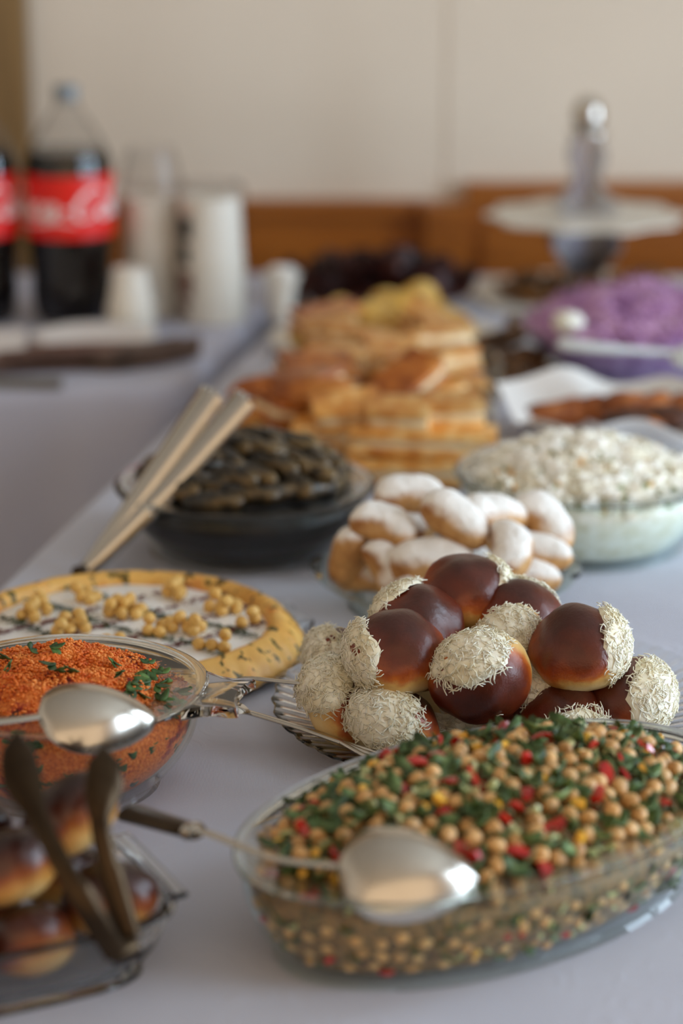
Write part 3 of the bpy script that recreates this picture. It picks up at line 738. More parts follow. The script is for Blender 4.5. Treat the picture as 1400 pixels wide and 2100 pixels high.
# ------------------------------------------------------------------ pastry tongs lying on the bun plate
t = thing('pastry_tongs', (-0.0810, 1.7488, 0.0300), 'slim steel pastry tongs across the bun plate, one flat and one clawed arm', 'tongs')
A = spline([(-0.0845, 1.7373, 0.0340), (-0.0822, 1.7383, 0.0440), (-0.0747, 1.7392, 0.0520), (-0.0369, 1.7190, 0.0560), (0.0018, 1.7022, 0.0580)], 6)
part('upper_arm', rod(A, lambda q: .0028 - .0006 * q, 8, .6), M['satin_steel'], t, 60)
A2 = spline([(0.0000, 1.7033, 0.0580), (0.0220, 1.7068, 0.0590), (0.0476, 1.7016, 0.0590), (0.0658, 1.7012, 0.0580)], 6)
part('flat_end', rod(A2, lambda q: .0028 + .0062 * math.sin(PI * min(1, q * .9 + .06)) ** .6, 10, .22), M['satin_steel'], t, 60)
Bm = spline([(-0.0845, 1.7373, 0.0340), (-0.0813, 1.7301, 0.0300), (-0.0670, 1.7260, 0.0280), (-0.0294, 1.6983, 0.0270), (0.0000, 1.6734, 0.0260)], 6)
part('lower_arm', rod(Bm, lambda q: .0029, 8, .6), M['satin_steel'], t, 60)
for k in (-1, 0, 1):
    dx = k * .0045
    p0 = Vector((0.0000, 1.6734, 0.0260)); p1 = Vector((0.0162, 1.6587, 0.0250)); p2 = Vector((0.0304, 1.6509, 0.0220))
    side = Vector((.4, .9, 0)) * dx
    part('claw_tine', rod(spline([p0, p1 + side * 1.2, p2 + side * 1.6], 5), lambda q: .0024 * (1 - .4 * q), 8, .7), M['satin_steel'], t, 60)
part('spring_band', rod(spline([(-0.0857, 1.7456, 0.0300), (-0.0809, 1.7228, 0.0340), (-0.0734, 1.7280, 0.0320)], 5), lambda q: .0062, 10, .25, up=(0, -.5, 1)), M['steel'], t, 60)

# ------------------------------------------------------------------ sugared crescent cookies
ck = dict(a=.118, b=.118, h=.034, base=.03, c=(.0935, 2.075))
t = thing('pie_dish', (ck['c'][0], ck['c'][1], 0), 'round clear glass pie dish with a wide rim holding the sugared cookies', 'dish')
part('dish', vessel(**ck, th=.0035, seg=96, lip=.009), M['green_glass'], t, 40)
for s in (1, -1):
    part('handle', loops([[(ck['c'][0] + s * (.111 + d * .010 + 0), ck['c'][1] + .030 * y, z) for d, y in ((0, -1), (.7, -.8), (1.15, -.4), (.9, 0), (1.15, .4), (.7, .8), (0, 1))] for z in (.0315, .036)]), M['solid_glass'], t, 40)
m, nt, b = nmat('sugared_cookie'); M['cookie'] = m
ge = N(nt, 'ShaderNodeNewGeometry'); sp = N(nt, 'ShaderNodeSeparateXYZ'); nt.links.new(ge.outputs['Normal'], sp.inputs[0])
a1 = N(nt, 'ShaderNodeMath', operation='MULTIPLY_ADD'); a1.inputs[1].default_value = .9; nt.links.new(nz(nt, 60, 6, .65), a1.inputs[0]); nt.links.new(sp.outputs['Z'], a1.inputs[2])
msk = ramp(nt, a1.outputs[0], [(.55, (0, 0, 0, 1)), (1.0, (1, 1, 1, 1))])
bk = ramp(nt, nz(nt, 35, 4), [(.35, lin((156, 98, 46))), (.6, lin((206, 156, 96)))])
mx = N(nt, 'ShaderNodeMix', data_type='RGBA'); nt.links.new(msk, mx.inputs['Factor']); nt.links.new(bk, mx.inputs['A']); mx.inputs['B'].default_value = lin((246, 240, 232))
nt.links.new(mx.outputs['Result'], b.inputs['Base Color']); b.inputs['Roughness'].default_value = .8
bump(nt, b, nz(nt, 55, 6, .6, dist=1.2), .8, .006)
def cookie(seed, bend):
    rg = random.Random(seed); L = []; n = 18; seg = 16
    for i in range(n + 1):
        t_ = i / n; u = 2 * t_ - 1; r = .0195 * max(.02, 1 - abs(u) ** 3.2) ** .5 * (1 - .12 * u)
        cx, cy = u * .033, bend * (1 - u * u)
        row = []
        for k in range(seg):
            a = 2 * PI * k / seg; d = Vector((u * 1.5, math.cos(a), math.sin(a)))
            rr = r * (1 + .10 * noise.noise(d * 1.4 + Vector((seed * 5, 0, 0))))
            crk = 1 - .10 * math.exp(-((a - PI / 2 + .3 * math.sin(u * 5 + seed)) / .12) ** 2) * (1 - u * u)
            row.append((cx, cy + rr * math.cos(a), rr * .92 * math.sin(a) * crk))
        L.append(row)
    return mesh('crescent_cookie', loops(L), M['cookie'])
me_ck = [cookie(1, .006), cookie(2, .010), cookie(3, .003), cookie(4, .008)]
CK = [ # position, long axis, scale, label
 ((0.0611, 2.0784, 0.0980), (1, .2, .05), 1.0, 'sugar dusted cookie lying crosswise at the top back of the pile'),
 ((0.0364, 2.0335, 0.0820), (.9, -.3, -.25), .95, 'plump browned cookie at the upper left of the pile, dusted on top'),
 ((0.0988, 2.0222, 0.0930), (.75, -.45, -.5), 1.05, 'cookie thickly dusted white, leaning diagonally at the centre of the pile'),
 ((0.0699, 2.0730, 0.0700), (.5, .8, 0), .9, 'dusted cookie tucked under the crosswise top cookie'),
 ((0.0048, 2.0473, 0.0520), (.15, -.35, .9), .95, 'tan cookie standing on end at the far left of the pie dish'),
 ((0.0355, 2.0175, 0.0480), (.35, -.55, -.75), .88, 'cracked cookie pointing down towards the viewer, beside the standing tan one'),
 ((0.0791, 2.0101, 0.0580), (.95, -.1, .12), 1.16, 'long cracked cookie lying sideways at the front of the pile'),
 ((0.1342, 2.0434, 0.0880), (.8, .5, -.1), 1.08, 'broad white dusted cookie right of the centre at the back'),
 ((0.1789, 2.0616, 0.0780), (.65, -.45, -.62), 1.02, 'brown edged cookie leaning at the upper right end of the pile'),
 ((0.1374, 2.0003, 0.0700), (-.15, -.65, -.6), .98, 'white dusted cookie sloping to the front, above the topmost bun'),
 ((0.1745, 2.0384, 0.0580), (.95, -.2, -.12), .92, 'tapered pale cookie lying sideways at the right of the pile'),
 ((0.1624, 2.0145, 0.0400), (.9, .2, 0), .95, 'pale cookie low at the right, inside the rim of the pie dish'),
 ((0.0714, 2.0028, 0.0380), (.8, .6, .05), .8, 'pale cookie low at the front, peeping from behind the topmost bun'),
 ((0.0195, 2.0478, 0.0300), (.9, -.3, 0), .8, 'shaded cookie at the bottom left, beneath the two upright ones'),
 ((0.1082, 2.0862, 0.0360), (.8, .5, 0), .9, 'shaded cookie under the long cracked one'),
 ((0.0457, 2.1679, 0.0340), (.6, .7, 0), .95, 'shaded cookie deep inside the pile at the left'),
 ((0.1377, 2.1770, 0.0360), (.3, .9, 0), 1.0, 'shaded cookie deep inside the pile at the right'),
]
for i, (p, d, s, lab) in enumerate(CK):
    single('crescent_cookie', me_ck[i % 4], p, lab, 'cookie', 'sugared cookies in the pie dish', along(d, (0, -.3, 1)) * s)

# ------------------------------------------------------------------ stuffed vine leaves
DB = dict(a=.1235, b=.1235, h=.064, base=.030, c=(-.093, 2.246))
cd = DB['c']
t = dish_thing('round_glass_bowl', 'round clear glass bowl filled with dark stuffed vine leaves', 'bowl', vessel(**DB, th=.0045, seg=96, lip=.004), M['glass'], cd, 'bowl')
part('rim', turned([(-.007, .063), (-.001, .0625), (.0024, .064), (-.001, .0665), (-.007, .0658)], .1235, .1235, 2, 96, 0, cd), M['solid_glass'], t, 50)
M['vine'] = pm('vine_leaf', [(18, 13, 7), (40, 31, 15), (104, 82, 46)], 60, rough=.36, bs=.7, bscale=110, bdist=.003, coat=.15, rand=.25)
M['vine_dark'] = pm('packed_vine_leaf', [(16, 12, 8), (26, 20, 12)], 60, rough=.5)
DF = dict(a=.1235, b=.1235, h=.064, base=.030, c=cd, lvl=.8, dome=.046, pw=2.0, rot=0)
single('packed_leaf_layer', mesh('packed_leaf_layer', shift(contents(**DF, amp=.004, freq=50), (-cd[0], -cd[1], 0)), M['vine_dark']), (cd[0], cd[1], 0), 'lower layers of packed vine leaves in the round glass bowl', 'vine leaves', kind='stuff')
def dolma(seed):
    L = []
    for i in range(17):
        u = i / 8 - 1; r = .0098 * max(.05, 1 - abs(u) ** 4) ** .5; row = []
        for k in range(18):
            a = 2 * PI * k / 18; w = 1 + .07 * math.sin(a + u * 3 + seed) + .30 * noise.noise(Vector((u * 3, math.cos(a) * 2.2, math.sin(a) * 2.2 + seed * 3)))
            if (k + int(u * 3)) % 18 in ((3 + seed) % 18, (10 + seed) % 18): w *= 1.16
            row.append((u * .030, r * w * math.cos(a), r * w * math.sin(a) * .85))
        L.append(row)
    return mesh('stuffed_vine_leaf', loops(L), M['vine'])
me_do = [dolma(s) for s in range(4)]
rng = random.Random(21); dp = []
k = 0
while len(dp) < 70 and k < 6000:
    k += 1
    u = math.sqrt(rng.random()) * .88; a = rng.uniform(0, 2 * PI); r = .108 * u; x, y = cd[0] + r * math.cos(a), cd[1] + r * math.sin(a)
    if any(math.hypot((x - q[0]), (y - q[1])) < .0195 for q in dp): continue
    z, uu = dome_z(x, y, **DF); ya = R(-48) + rng.gauss(0, .35)
    if u > .75: ya = a + PI / 2 + rng.gauss(0, .2)
    sl = -.5 * uu * math.cos(ya - a) * .5
    dp.append((x, y)); d = (math.cos(ya), math.sin(ya), sl)
    single('stuffed_vine_leaf', me_do[k % 4], (x, y, z + .008 + rng.uniform(-.003, .006)), 'glossy dark green stuffed vine leaf roll heaped in the round glass bowl', 'stuffed vine leaf', 'stuffed vine leaves in the glass bowl', along(d, (0, 0, 1), rng.uniform(-1, 1)))

# ------------------------------------------------------------------ long steel tongs leaning on the vine leaf bowl
t = thing('kitchen_tongs', (-0.2418, 2.1445, 0.0060), 'long polished steel tongs leaning on the bowl of vine leaves', 'tongs')
H0 = Vector((-0.2408, 2.1444, 0.0070))
def channel(P, w, hgt, wav=0, flip=1):
    def sec(i, t_):
        ww = w(t_); h = hgt; k = wav * math.sin(t_ * 52) if t_ > .25 else 0
        o = [(-ww * math.cos(PI * q / 10), -h + (h * 1.5) * math.sin(PI * q / 10) + (k if q in (0, 10) else 0)) for q in range(11)]
        i_ = [(a * .9, b_ - .0011) for a, b_ in o]
        return o + i_[::-1]
    return sweep(P, sec, up=(-.55, -.45, .7))
tipA = Vector((-0.1269, 2.2259, 0.1600)); tipB = Vector((-0.0955, 2.2147, 0.1580))
mA = H0 + (tipA - H0) * .5; mB = H0 + (tipB - H0) * .5 + Vector((.004, -.002, 0))
part('arm', channel(spline([H0, H0 + (mA - H0) * .5 , mA, mA + (tipA - mA) * .5, tipA], 18), lambda q: .0085 + .0095 * q, .009, .0010), M['steel'], t, 50)
part('arm', channel(spline([H0, H0 + (mB - H0) * .5, mB, mB + (tipB - mB) * .5, tipB], 18), lambda q: .0085 + .0085 * q, .009, .0004), M['steel'], t, 50)
dA = (tipB - mB).normalized()
arms = [o for o in t.children if o.name.startswith('arm')]
for k, (tp, dd) in enumerate(((tipA, (tipA - mA).normalized()), (tipB, dA))):
    for q in (-1, 0, 1):
        sd = dd.cross(Vector((-.55, -.45, .7))).normalized()
        a = tp - dd * .003 + sd * .0095 * q
        part('gripping_tooth', rod([a, a + dd * .006, a + dd * .009 + Vector((.003, .001, -.004))], lambda u: .0026 * (1 - .6 * u), 6), M['steel'], arms[k], 50)
part('hinge', rod([H0 - Vector((.004, .012, -.003)), H0 - Vector((-.001, 0, -.001)), H0 + Vector((.004, .012, .003))], .0062, 12), M['dark_steel'], t, 50)
part('pull_ring', rod(spline([H0 + Vector((-.004, -.004, 0)), H0 + Vector((-.014, -.012, -.003)), H0 + Vector((-.010, -.022, -.004)), H0 + Vector((0, -.010, 0))], 5), .0014, 6), M['dark_steel'], t, 50)

# ------------------------------------------------------------------ white diced salad
WB = dict(a=.126, b=.126, h=.072, base=.030, c=(.237, 2.257))
cw = WB['c']
t = dish_thing('round_glass_bowl', 'round clear glass bowl with a bluish rim holding the white diced salad', 'bowl', vessel(**WB, th=.004, seg=96, lip=.004), M['green_glass'], cw, 'bowl')
part('rim', turned([(-.007, .071), (-.001, .0705), (.0024, .072), (-.001, .0745), (-.007, .0738)], .126, .126, 2, 96, 0, cw), M['solid_blue'], t, 50)
M['mayo'] = pm('creamy_white_salad', [(226, 219, 194), (243, 239, 224), (250, 248, 238)], 70, rough=.5, bs=.5, bscale=110, bdist=.003)
M['dice'] = pm('diced_white', [(238, 231, 208), (249, 245, 232), (252, 250, 243)], 30, rough=.5)
M['dice_green'] = pm('diced_green', [(128, 138, 88), (150, 158, 112)], 30, rough=.5)
M['dice_orange'] = pm('diced_carrot', [(222, 170, 96), (226, 186, 122)], 30, rough=.5)
WF = dict(a=.126, b=.126, h=.072, base=.030, c=cw, lvl=.93, dome=.036, pw=2.0, rot=0)
g = contents(**WF, amp=.007, freq=70, seg=120, rings=40)
t = single('diced_salad', mesh('diced_salad', shift(g, (-cw[0], -cw[1], 0)), M['mayo']), (cw[0], cw[1], 0), 'heap of creamy white diced salad in the bluish rimmed glass bowl', 'salad', kind='stuff')
rng = random.Random(31); tops = g[0][9 * 120:]
def bits(n, rmin, rmax):
    L = []
    for i in range(n):
        v = rng.choice(tops); r = rng.uniform(rmin, rmax)
        bx = box(-r, r, -r * rng.uniform(.5, 1), r * rng.uniform(.5, 1), -r * rng.uniform(.4, .9), r * rng.uniform(.4, .9))
        L.append(shift(xf(bx, rrot(rng)), (v[0], v[1], v[2] + rng.uniform(-.001, .003))))
    return join(*L)
part('white_dice', bits(850, .003, .0062), M['dice'], t, smooth=False, kind='stuff')
part('green_dice', bits(150, .002, .0042), M['dice_green'], t, smooth=False, kind='stuff')
part('carrot_dice', bits(70, .002, .0040), M['dice_orange'], t, smooth=False, kind='stuff')

# ------------------------------------------------------------------ baked rolls in the rectangular dish, near left corner
FD = dict(a=.14, b=.085, h=.048, base=.018, n=5, rot=R(25.5), c=(-.250, 1.352))
cf = FD['c']
t = dish_thing('rectangular_dish', 'rectangular clear glass dish of dark baked rolls at the near left corner', 'dish', vessel(**FD, th=.004, seg=120, lip=.004), M['solid_glass'], cf)
for s in (1, -1):
    L = []
    for d, z in ((.0, .044), (.012, .045), (.0145, .0468), (.012, .049), (.0, .0485)):
        L.append([(cf[0] + s * (.134 + d) * math.cos(FD['rot']) - y * math.sin(FD['rot']), cf[1] + s * (.134 + d) * math.sin(FD['rot']) + y * math.cos(FD['rot']), z) for y in [-.05 + .1 * i / 10 for i in range(11)]])
    V = [p for l in L for p in l]; n = 11
    part('handle', (V, [(i * n + j, i * n + j + 1, ((i + 1) % 5) * n + j + 1, ((i + 1) % 5) * n + j) for i in range(5) for j in range(10)] + [(0, n, 2 * n, 3 * n, 4 * n), (10, 4 * n + 10, 3 * n + 10, 2 * n + 10, n + 10)]), M['solid_glass'], t, 50)
m, nt, b = nmat('dark_baked_roll'); M['roll'] = m
tc = N(nt, 'ShaderNodeTexCoord'); sx = N(nt, 'ShaderNodeSeparateXYZ'); nt.links.new(tc.outputs['Object'], sx.inputs[0])
ad = N(nt, 'ShaderNodeMath', operation='MULTIPLY_ADD'); ad.inputs[1].default_value = .02; nt.links.new(nz(nt, 30, 3), ad.inputs[0]); nt.links.new(sx.outputs['Z'], ad.inputs[2])
mr = N(nt, 'ShaderNodeMapRange'); mr.inputs[1].default_value = -.02; mr.inputs[2].default_value = .04; nt.links.new(ad.outputs[0], mr.inputs[0])
nt.links.new(ramp(nt, mr.outputs[0], [(.12, lin((222, 184, 120))), (.24, lin((200, 142, 70))), (.33, lin((136, 66, 20))), (.45, lin((74, 30, 13))), (.7, lin((42, 17, 10)))]), b.inputs['Base Color'])
b.inputs['Roughness'].default_value = .3; bump(nt, b, nz(nt, 50, 4), .2, .003)
me_rl = []
for s in range(3):
    g = ball((.033, .027, .023), 28, 18, .08, 1.4, s + 40); me_rl.append(mesh('baked_roll', g, M['roll']))
RL = [ # place in the dish's own axes, browned top faces, long axis, scale, label
 ((.087, -.010, .096), (-.5, .35, .6), (.6, .5, .6), 1.0, 'orange brown baked roll on top of the heap, between the two tong tips'),
 ((.100, -.040, .050), (-.1, .55, .85), (.6, -.5, .1), 1.0, 'reddish brown baked roll at the right end of the rectangular dish'),
 ((.040, -.028, .078), (-.4, .4, .8), (.8, .5, .1), 1.0, 'baked roll at the left of the heap, left of both tong arms'),
 ((.048, -.044, .034), (-.45, .55, .6), (.3, .8, -.3), .95, 'baked roll low at the front of the dish, its pale end facing the viewer'),
 ((.030, .030, .080), (-.1, .1, .9), (.8, .4, 0), .95, 'baked roll at the far left behind the tong tip'),
 ((-.010, -.040, .034), (0, .2, .95), (.8, .4, 0), 1.0, 'very dark baked roll low at the left front of the dish'),
 ((.092, .034, .036), (.1, .6, .7), (.5, .8, 0), 1.0, 'shaded baked roll at the back right corner of the dish'),
 ((.032, .030, .034), (0, .3, .9), (.8, .4, 0), 1.0, 'shaded baked roll buried at the bottom of the heap'),
 ((-.060, -.030, .034), (0, .2, .95), (.8, .4, 0), 1.0, 'baked roll at the outer left end of the dish'),
 ((-.035, .030, .034), (0, .2, .95), (.8, .4, 0), 1.0, 'baked roll at the back of the outer left end of the dish'),
]
def in_dish(q):
    k = FD['rot']; return (cf[0] + q[0] * math.cos(k) - q[1] * math.sin(k), cf[1] + q[0] * math.sin(k) + q[1] * math.cos(k), q[2])
for i, (p, cp_, x, s, lab) in enumerate(RL):
    single('baked_roll', me_rl[i % 3], in_dish(p), lab, 'bread roll', 'baked rolls in the rectangular dish', basis(cp_, x) * s)
t = thing('serving_tongs', (-0.1298, 1.2979, 0.0460), 'dark tongs with two leaf shaped arms standing in the dish of baked rolls', 'tongs')
for pts_, rr in ((((-0.1255, 1.3032, 0.0500), (-0.1333, 1.3076, 0.0780), (-0.1407, 1.3150, 0.1060), (-0.1432, 1.3248, 0.1220), (-0.1416, 1.3398, 0.1360), (-0.1436, 1.3593, 0.1500)), 1), (((-0.1318, 1.2883, 0.0480), (-0.1471, 1.2797, 0.0820), (-0.1644, 1.2901, 0.1080), (-0.1828, 1.3218, 0.1280), (-0.1923, 1.3452, 0.1400), (-0.1973, 1.3705, 0.1550)), 1)):
    Pq = spline(pts_, 8)
    part('arm', rod(Pq, lambda q: (.0062 if q < .55 else .0062 + .0056 * math.sin(PI * (q - .55) / .45) ** 1.2) * (1 if q < .9 else max(.12, (1.02 - q) / .12)) * (1.25 if q < .3 else 1), 10, .4, up=(.2, -.9, .3)), M['dark_steel'], t, 60)
part('pivot', rod([(-0.1237, 1.3010, 0.0470), (-0.1284, 1.2959, 0.0470), (-0.1350, 1.2916, 0.0460)], .0072, 10), M['dark_steel'], t, 60)

# ------------------------------------------------------------------ the heap of layered pastries
rot_t = R(-5)
PT = dict(a=.136, b=.255, h=.04, base=.012, n=7, rot=rot_t, c=(.046, 2.715))
t = dish_thing('pastry_tray', 'long rectangular clear glass tray heaped with golden pastries', 'tray', vessel(**PT, th=.004, seg=120), M['glass'], PT['c'], 'tray')
M['crust'] = pm('golden_crust', [(184, 110, 36), (220, 154, 72), (238, 200, 134)], 30, rough=.42, rand=.2, bs=.3, bscale=90)
M['layer'] = pm('pale_pastry_layer', [(228, 192, 136), (244, 224, 184)], 40, rough=.6, rand=.1)
M['brown_crust'] = pm('browned_crust', [(132, 64, 14), (178, 98, 28), (206, 134, 58)], 26, rough=.38, rand=.2, bs=.3, bscale=80)
M['yellow_bread'] = pm('yellow_bread', [(196, 146, 56), (222, 178, 84), (228, 196, 122)], 24, rough=.5, rand=.12)
def slab(l, w, h, seed, z0=0):
    L = []; n = 8
    for i in range(n + 1):
        x = (i / n - .5) * l; row = []
        for y, zz in ((-1, 0), (-.5, -.06), (0, -.05), (.5, -.06), (1, 0), (1.02, .5), (.96, .95), (.5, 1.06), (0, 1.1), (-.5, 1.05), (-.96, .95), (-1.02, .5)):
            k = .93 if i in (0, n) else 1
            row.append((x, y * w / 2 * k, z0 + h * zz + .0022 * noise.noise(Vector((x * 60, y * 2, seed + zz)))))
        L.append(row)
    return loops(L)
def pastry_meshes(l, w, seed, m):
    return (mesh('top_crust', slab(l, w, .007, seed, .0185), m, 60), mesh('filling', slab(l * .95, w * .93, .009, seed + 3, .0095), M['layer'], 60), mesh('bottom_crust', slab(l, w, .0085, seed + 5, .0008), m, 60))
PM = [pastry_meshes(.075, .05, 1, M['crust']), pastry_meshes(.085, .055, 2, M['brown_crust']), pastry_meshes(.065, .05, 3, M['crust'])]
PB = [pastry_meshes(.155, .06, 6, M['crust']), pastry_meshes(.10, .07, 7, M['crust'])]
def pastry(ms, p, mt, lab, group='golden pastries on the tray'):
    t = thing('layered_pastry', p, lab, 'pastry', group, mt)
    for m_, nme in zip(ms, ('top_crust', 'filling', 'bottom_crust')): lpart(nme, m_, t)
def yaw(a, tx=0, ty=0): return Matrix.Rotation(a, 3, 'Z') @ Matrix.Rotation(tx, 3, 'X') @ Matrix.Rotation(ty, 3, 'Y')
FR = [
 (PB[0], (0.0825, 2.4609, 0.0060), yaw(R(2)), 'big flat pastry slab at the bottom front right of the tray'),
 (PB[0], (0.0868, 2.4759, 0.0340), yaw(R(-3), 0, .02), 'long pale layered pastry slab lying over the bottom front slab'),
 (PB[1], (-0.0053, 2.5191, 0.0060), yaw(R(-15)), 'pastry slab at the bottom front, beside the vine leaf bowl'),
 (PB[1], (0.0000, 2.5163, 0.0340), yaw(R(-6), .05), 'pastry square with a bright cream edge above the bottom left slab'),
 (PM[0], (0.1117, 2.4978, 0.0620), yaw(R(8), .15), 'pale cut pastry standing out at the right of the second row'),
 (PM[2], (0.0619, 2.4769, 0.0620), yaw(R(-8), .2), 'cut pastry in the middle of the second row with layers showing'),
 (PM[0], (0.0063, 2.5056, 0.0600), yaw(R(12), .25, -.1), 'cut pastry at the left of the second row with a bright edge'),
 (PM[1], (-0.0535, 2.5696, 0.0420), yaw(R(35), .1, .2), 'browned pastry sloping down at the near left edge of the tray'),
]
for ms, p, mt, lab in FR: pastry(ms, p, mt, lab)
def rollm(l, r, seed, m):
    L = []
    for i in range(13):
        u = i / 6 - 1; q = r * max(.05, 1 - abs(u) ** 3.5) ** .5
        L.append([(u * l / 2, q * math.cos(2 * PI * k / 14) * (1 + .08 * noise.noise(Vector((u * 3, k, seed)))), q * .8 * math.sin(2 * PI * k / 14)) for k in range(14)])
    return mesh('rolled_pastry', loops(L), m)
me_rp = [rollm(.10, .022, 1, M['brown_crust']), rollm(.085, .02, 2, M['crust'])]
for k, (p, a, lab) in enumerate([((-0.0752, 2.5932, 0.0720), R(8), 'long browned pastry roll at the upper left of the tray'), ((-0.0884, 2.5785, 0.0480), R(25), 'browned pastry roll low at the left edge of the tray'), ((-0.0317, 2.5489, 0.0800), R(-12), 'golden pastry roll beside the long browned one')]):
    single('rolled_pastry', me_rp[k % 2], p, lab, 'pastry', 'rolled pastries on the tray', yaw(a, 0, -.08))
rng = random.Random(17); used = []
for k in range(900):
    if len(used) > 40: break
    lx, ly = rng.uniform(-.095, .088), rng.uniform(-.15, .215)
    x = PT['c'][0] + lx * math.cos(rot_t) - ly * math.sin(rot_t); y = PT['c'][1] + lx * math.sin(rot_t) + ly * math.cos(rot_t)
    lev = rng.choice((0, 1, 1, 2)); z = .008 + lev * .031
    if lev == 2 and abs(lx) > .085: continue
    if any(abs(x - q[0]) < .055 and abs(y - q[1]) < .042 and abs(z - q[2]) < .02 for q in used): continue
    if y < 2.62 and lev < 2: continue
    used.append((x, y, z))
    pastry(PM[k % 3], (x, y, z), yaw(rot_t + rng.gauss(0, .4), rng.gauss(0, .16), rng.gauss(0, .16)), 'small golden layered pastry in the middle of the heaped tray')
# yellow rolls behind the pastries
pl = (.062, 3.125)
t = thing('round_plate', (pl[0], pl[1], 0), 'white round plate under the pale yellow bread balls behind the pastry tray', 'plate')
part('plate', lathe([(.09, .001), (.092, 0), (.12, .004), (.155, .014), (.157, .016), (.153, .0165), (.12, .0075), (.09, .005)], pl, 56), M['white_board'], t, 40)
me_yb = [mesh('bread_ball', ball((.030, .028, .024), 20, 12, .10, 1.3, s + 60), M['yellow_bread']) for s in range(3)]
for k, (p, lab) in enumerate([((0.0393, 2.9401, 0.0780), 'pale round bread ball, topmost and brightest behind the pastries'), ((0.1040, 3.1301, 0.0620), 'orange tinted bread ball at the back right of the yellow heap'), ((0.0767, 3.0611, 0.0620), 'bread ball between the topmost one and the orange tinted one'), ((0.1294, 2.9237, 0.0600), 'greenish yellow bread ball at the right end of the heap'), ((0.0000, 2.9386, 0.0660), 'bread ball left of the topmost one'), ((-0.0363, 2.9420, 0.0560), 'yellow bread ball at the left end of the heap'), ((0.0604, 2.9328, 0.0580), 'bread ball just below the topmost one'), ((0.0972, 2.9520, 0.0600), 'bread ball just left of the greenish yellow one')]):
    single('bread_ball', me_yb[k % 3], p, lab, 'bread', 'yellow bread balls behind the pastries', rrot(rng))
for k, (x, y) in enumerate([(-.03, 3.08), (.03, 3.06), (.09, 3.06), (.145, 3.09), (.0, 3.14), (.06, 3.13), (.12, 3.15), (.06, 3.2)]):
    single('bread_ball', me_yb[k % 3], (x, y, .036), 'bread ball in the lower layer of the yellow heap on the round plate', 'bread', 'lower yellow bread balls', rrot(rng))
# dark leafy bunch
M['dark_leaf'] = pm('burgundy_leaf', [(36, 10, 8), (60, 18, 12), (84, 30, 18)], 20, rough=.5, rand=.3)
lb = (.055, 3.40)
t = thing('leafy_bunch', (lb[0], lb[1], 0), 'dark burgundy leafy bunch behind the yellow bread balls', 'salad leaves')
part('stem_core', turned([(-.06, .001), (-.02, .006), (-.01, .018), (-.03, .03), (-.06, .036)], .115, .07, 2, 32, 0, lb), M['dark_leaf'], t)
me_lf = [mesh('leaf', leaf(.075, .026, .35, .35, rng, 6), M['dark_leaf']) for _ in range(3)]
for k in range(60):
    a = rng.uniform(0, 6.28); u = math.sqrt(rng.random()); x, y = .115 * u * math.cos(a), .06 * u * math.sin(a)
    o = lpart('leaf', me_lf[k % 3], t); o.location = (x, y, .014 + .024 * (1 - u * u) + rng.uniform(0, .012))
    o.rotation_euler = (rng.gauss(0, .5), rng.gauss(-.3, .4), a + rng.gauss(0, .6))

# ------------------------------------------------------------------ purple salad, fried pieces, patties, cake stand
PB_ = dict(a=.155, b=.155, h=.078, base=.075, c=(.372, 2.95), curve=1.5)
cq = PB_['c']
t = dish_thing('flared_glass_bowl', 'flared clear glass bowl of purple salad at the right', 'bowl', vessel(**PB_, th=.004, seg=96), M['blue_glass'], cq, 'bowl')
M['purple'] = pm('purple_salad', [(136, 92, 138), (188, 138, 182), (220, 180, 212)], 60, rough=.55, bs=.5, bscale=90, bdist=.004)
M['purple_shred'] = pm('purple_shreds', [(150, 100, 150), (192, 140, 186), (218, 178, 210)], 30, rough=.5)
PF = dict(a=.155, b=.155, h=.078, base=.075, c=cq, lvl=.92, dome=.042, pw=2.2, curve=1.5, rot=0)
g = contents(**PF, amp=.010, freq=45, rings=30)
t = single('purple_salad', mesh('purple_salad', shift(g, (-cq[0], -cq[1], 0)), M['purple']), (cq[0], cq[1], 0), 'heap of shredded purple salad in the flared glass bowl', 'salad', kind='stuff')
tops = g[0][9 * 96:]; L = []
for i in range(900):
    v = rng.choice(tops); L.append(shift(xf(strand(rng, rng.uniform(.012, .024), .0022, 4, 3, 1.2), rrot(rng)), (v[0], v[1], v[2] + .001)))
part('purple_shreds', join(*L), M['purple_shred'], t, kind='stuff')
M['pearl'] = pm('pale_blue_handle', [(228, 239, 246)], rough=.18, coat=.6)
t = thing('salad_server', (0.3157, 2.6855, 0.0980), 'pale bluish white handled server lying across the purple salad', 'spoon')
part('handle', rod(spline([(0.2488, 2.7071, 0.1000), (0.2770, 2.6867, 0.1000), (0.3146, 2.6760, 0.0990)], 6), lambda q: .0125 * min(1, (q * 6 + .25) ** .5) * (1 - .25 * q), 12, .55), M['pearl'], t, 60)
part('neck', rod(spline([(0.3135, 2.6760, 0.0990), (0.3418, 2.6730, 0.0980), (0.3770, 2.6674, 0.0970)], 6), lambda q: .0085 - .001 * q, 12, .5), M['pearl'], t, 60)
nk = Vector((0.3731, 2.6674, 0.0970)); tp = Vector((0.4359, 2.6377, 0.0920))
part('bowl', xf(spoon_bowl((tp - nk).length, .055, .014), Matrix.Translation(nk) @ along(tp - nk, (0, -.3, 1)).to_4x4()), M['pearl'], t, 60)
single('cream_dollop', mesh('cream_dollop', ball((.02, .018, .013), 18, 10, .16, 1.6, 4), M['mayo']), (0.2733, 2.8598, 0.0920), 'white creamy dollop at the left edge of the purple salad', 'cream')
